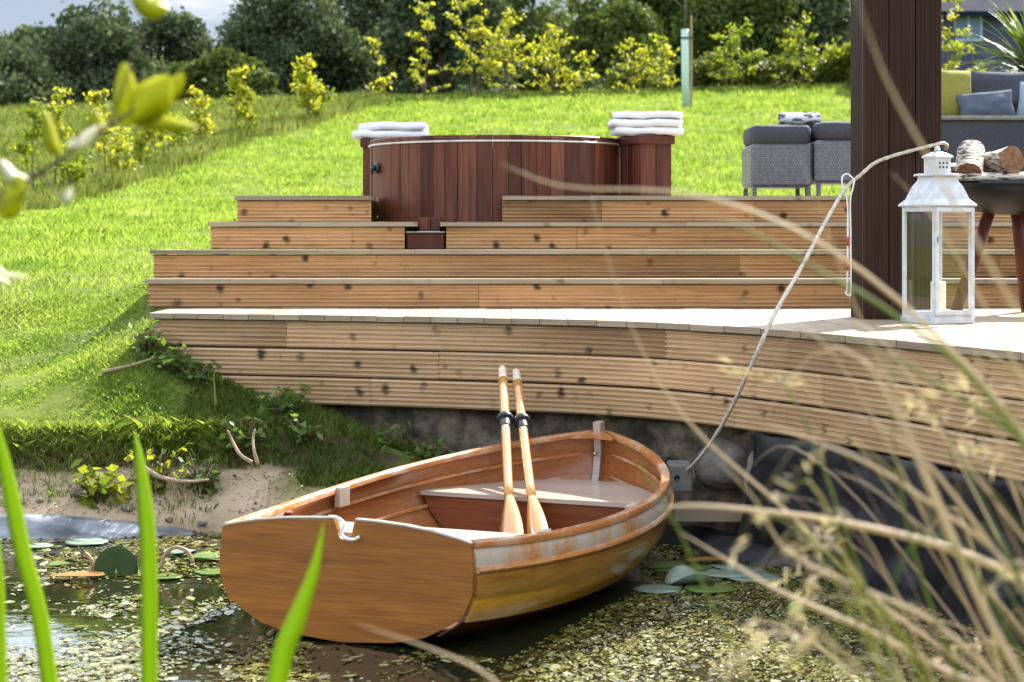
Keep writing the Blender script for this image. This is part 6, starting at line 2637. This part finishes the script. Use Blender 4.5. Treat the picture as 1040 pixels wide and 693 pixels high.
NAMED = [
    ([(1130, 640, 3.17), (1040, 590, 3.17), (960, 556, 3.17), (862, 532, 3.17), (770, 519, 3.17), (700, 513, 3.17), (668, 518, 3.17)], 0.0238, 'dry', 'thick pale reed lying level across the water right of the bow'),
    ([(1180, 700, 2.93), (1060, 470, 2.93), (940, 330, 2.93), (820, 240, 2.93), (700, 197, 2.93), (575, 190, 2.93), (508, 166, 2.93)], 0.0156, 'dry', 'long pale reed arching left to the front of the hot tub'),
    ([(1080, 760, 2.81), (1010, 640, 2.81), (955, 520, 2.81), (915, 430, 2.81), (880, 370, 2.81), (836, 346, 2.81)], 0.0213, 'dry', 'thick golden reed leaning up across the curved fascia'),
    ([(1130, 800, 3.29), (1000, 690, 3.29), (890, 610, 3.29), (800, 520, 3.29), (700, 430, 3.29), (640, 330, 3.29), (600, 200, 3.29)], 0.0125, 'dry', 'thin straw stem crossing before the deck steps'),
    ([(1150, 640, 2.68), (1010, 410, 2.68), (905, 318, 2.68), (830, 274, 2.68), (750, 228, 2.68), (690, 210, 2.68)], 0.0137, 'reedgreen', 'greenish reed stem sloping across the steps left of the post'),
    ([(1100, 720, 3.17), (980, 690, 3.17), (880, 640, 3.17), (790, 600, 3.17), (740, 570, 3.17), (690, 540, 3.17)], 0.0200, 'dry', 'pale dead reed sloping down over the pondweed'),
    ([(1120, 480, 2.32), (1040, 330, 2.32), (960, 190, 2.32), (900, 80, 2.32), (868, -10, 2.32)], 0.0100, 'dry', 'brown blurred stem crossing the dark post'),
    ([(1100, 690, 2.9), (1010, 560, 2.9), (950, 480, 2.9), (905, 440, 2.9), (862, 420, 2.9)], 0.013, 'dry', 'pale reed blade lying across the lower fascia near the picture edge'),
    ([(1060, 740, 2.9), (960, 640, 2.9), (880, 600, 2.9), (800, 560, 2.9), (765, 505, 2.9), (728, 468, 2.9)], 0.011, 'dry', 'brownish bent reed with its tip before the boulder'),
    ([(1120, 520, 2.9), (1030, 440, 2.9), (960, 395, 2.9), (900, 360, 2.9), (826, 332, 2.9)], 0.013, 'reedgreen', 'yellowing green reed crossing the deck edge below the lantern'),
    ([(1090, 650, 2.9), (1010, 560, 2.9), (950, 515, 2.9), (880, 470, 2.9), (800, 438, 2.9), (770, 432, 2.9)], 0.012, 'dry', 'pale grey reed hanging over the black liner'),
    ([(800, 760, 2.9), (735, 640, 2.9), (690, 540, 2.9), (655, 480, 2.9), (600, 410, 2.9)], 0.008, 'reedgreen', 'single yellow green stem rising just right of the bow'),
    ([(560, 760, 2.9), (500, 690, 2.9), (440, 660, 2.9), (360, 633, 2.9)], 0.008, 'dry', 'pale stem lying low across the foot of the transom'),
    ([(1010, 640, 2.9), (930, 450, 2.9), (872, 320, 2.9), (836, 220, 2.9), (812, 158, 2.9)], 0.007, 'dry', 'thin dry stem rising to a nodding tip by the rattan seats'),
    ([(1080, 470, 2.9), (1010, 330, 2.9), (950, 225, 2.9), (905, 175, 2.9)], 0.008, 'dry', 'thin brown stem crossing in front of the lantern roof'),
    ([(1000, 760, 2.9), (940, 600, 2.9), (915, 500, 2.9), (905, 400, 2.9), (915, 345, 2.9)], 0.009, 'reedgreen', 'upright green reed before the curve of the deck'),
    ([(1120, 600, 2.9), (1050, 520, 2.9), (1010, 420, 2.9), (985, 330, 2.9), (975, 265, 2.9)], 0.009, 'dry', 'upright straw reed passing the foot of the lantern'),
]
for i, (pts, w, mm, lb) in enumerate(NAMED):
    mb = MB()
    stem_tube(mb, [tuple(at(q[0], q[1], q[2] * 0.86)) for q in pts], w * 0.72)
    o = mb.build('dry_reed', M[mm])
    tag(o, lb, 'reed', 'reeds bending in from the near bank')
# the mass of the clump
mbd, mbg, mbs = MB(), MB(), MB()
made = 0
while made < 185:
    Y0 = rs.uniform(2.0, 3.4)
    bx = X_at(rs.uniform(960, 1420), Y0)
    ln = rs.uniform(0.3, 1.0)
    zt = rs.uniform(0.45, 1.35)
    p0 = np.array([bx, Y0, -0.05])
    p3 = np.array([bx - ln * rs.uniform(0.3, 0.95), Y0 + rs.uniform(-0.4, 0.3), zt])
    p1 = p0 * 0.7 + p3 * 0.3 + np.array([0.10 * ln, 0, 0.22])
    p2 = p0 * 0.3 + p3 * 0.7 + np.array([0.04 * ln, 0, 0.16])
    p4 = p3 + np.array([-0.14 * ln, 0, rs.uniform(-0.16, 0.05)])
    sxp, syp = 520 + p4[0] / p4[1] * F, HOR + (EYE - p4[2]) / p4[1] * F
    if sxp < 700 or (syp < 330 and rs.uniform() < 0.35) or syp < 60 or p4[0] < 0.2:
        continue
    i = made
    made += 1
    pts = [tuple(q) for q in (p0, p1, p2, p3, p4)]
    if i % 3 == 2:
        stem_tube(mbg, pts, rs.uniform(0.005, 0.011), 18, 0.08)
    else:
        stem_tube(mbd, pts, rs.uniform(0.003, 0.0085), 18, 0.12)
        if rs.uniform() < 0.30:
            for q in range(22):
                v = rs.uniform(0, 1)
                c = p3 * (1 - v) + p4 * v + rs.normal(size=3) * 0.006
                mbs.add([tuple(k_) for k_ in rot_quads(c[None], np.array([0.026]), 0.16, rs, 0.2)[0]], [(0, 1, 2, 3)])
tag(mbd.build('dry_grass', M['dry']), 'mass of dry straw coloured grass stems on the near bank', 'grass', kind='stuff')
tag(mbg.build('sedge_grass', M['reedgreen']), 'green and yellowing sedge blades mixed into the dry grass', 'grass', kind='stuff')
tag(mbs.build('grass_seed', M['seed']), 'loose pale seed heads of the dry grass', 'grass', kind='stuff')
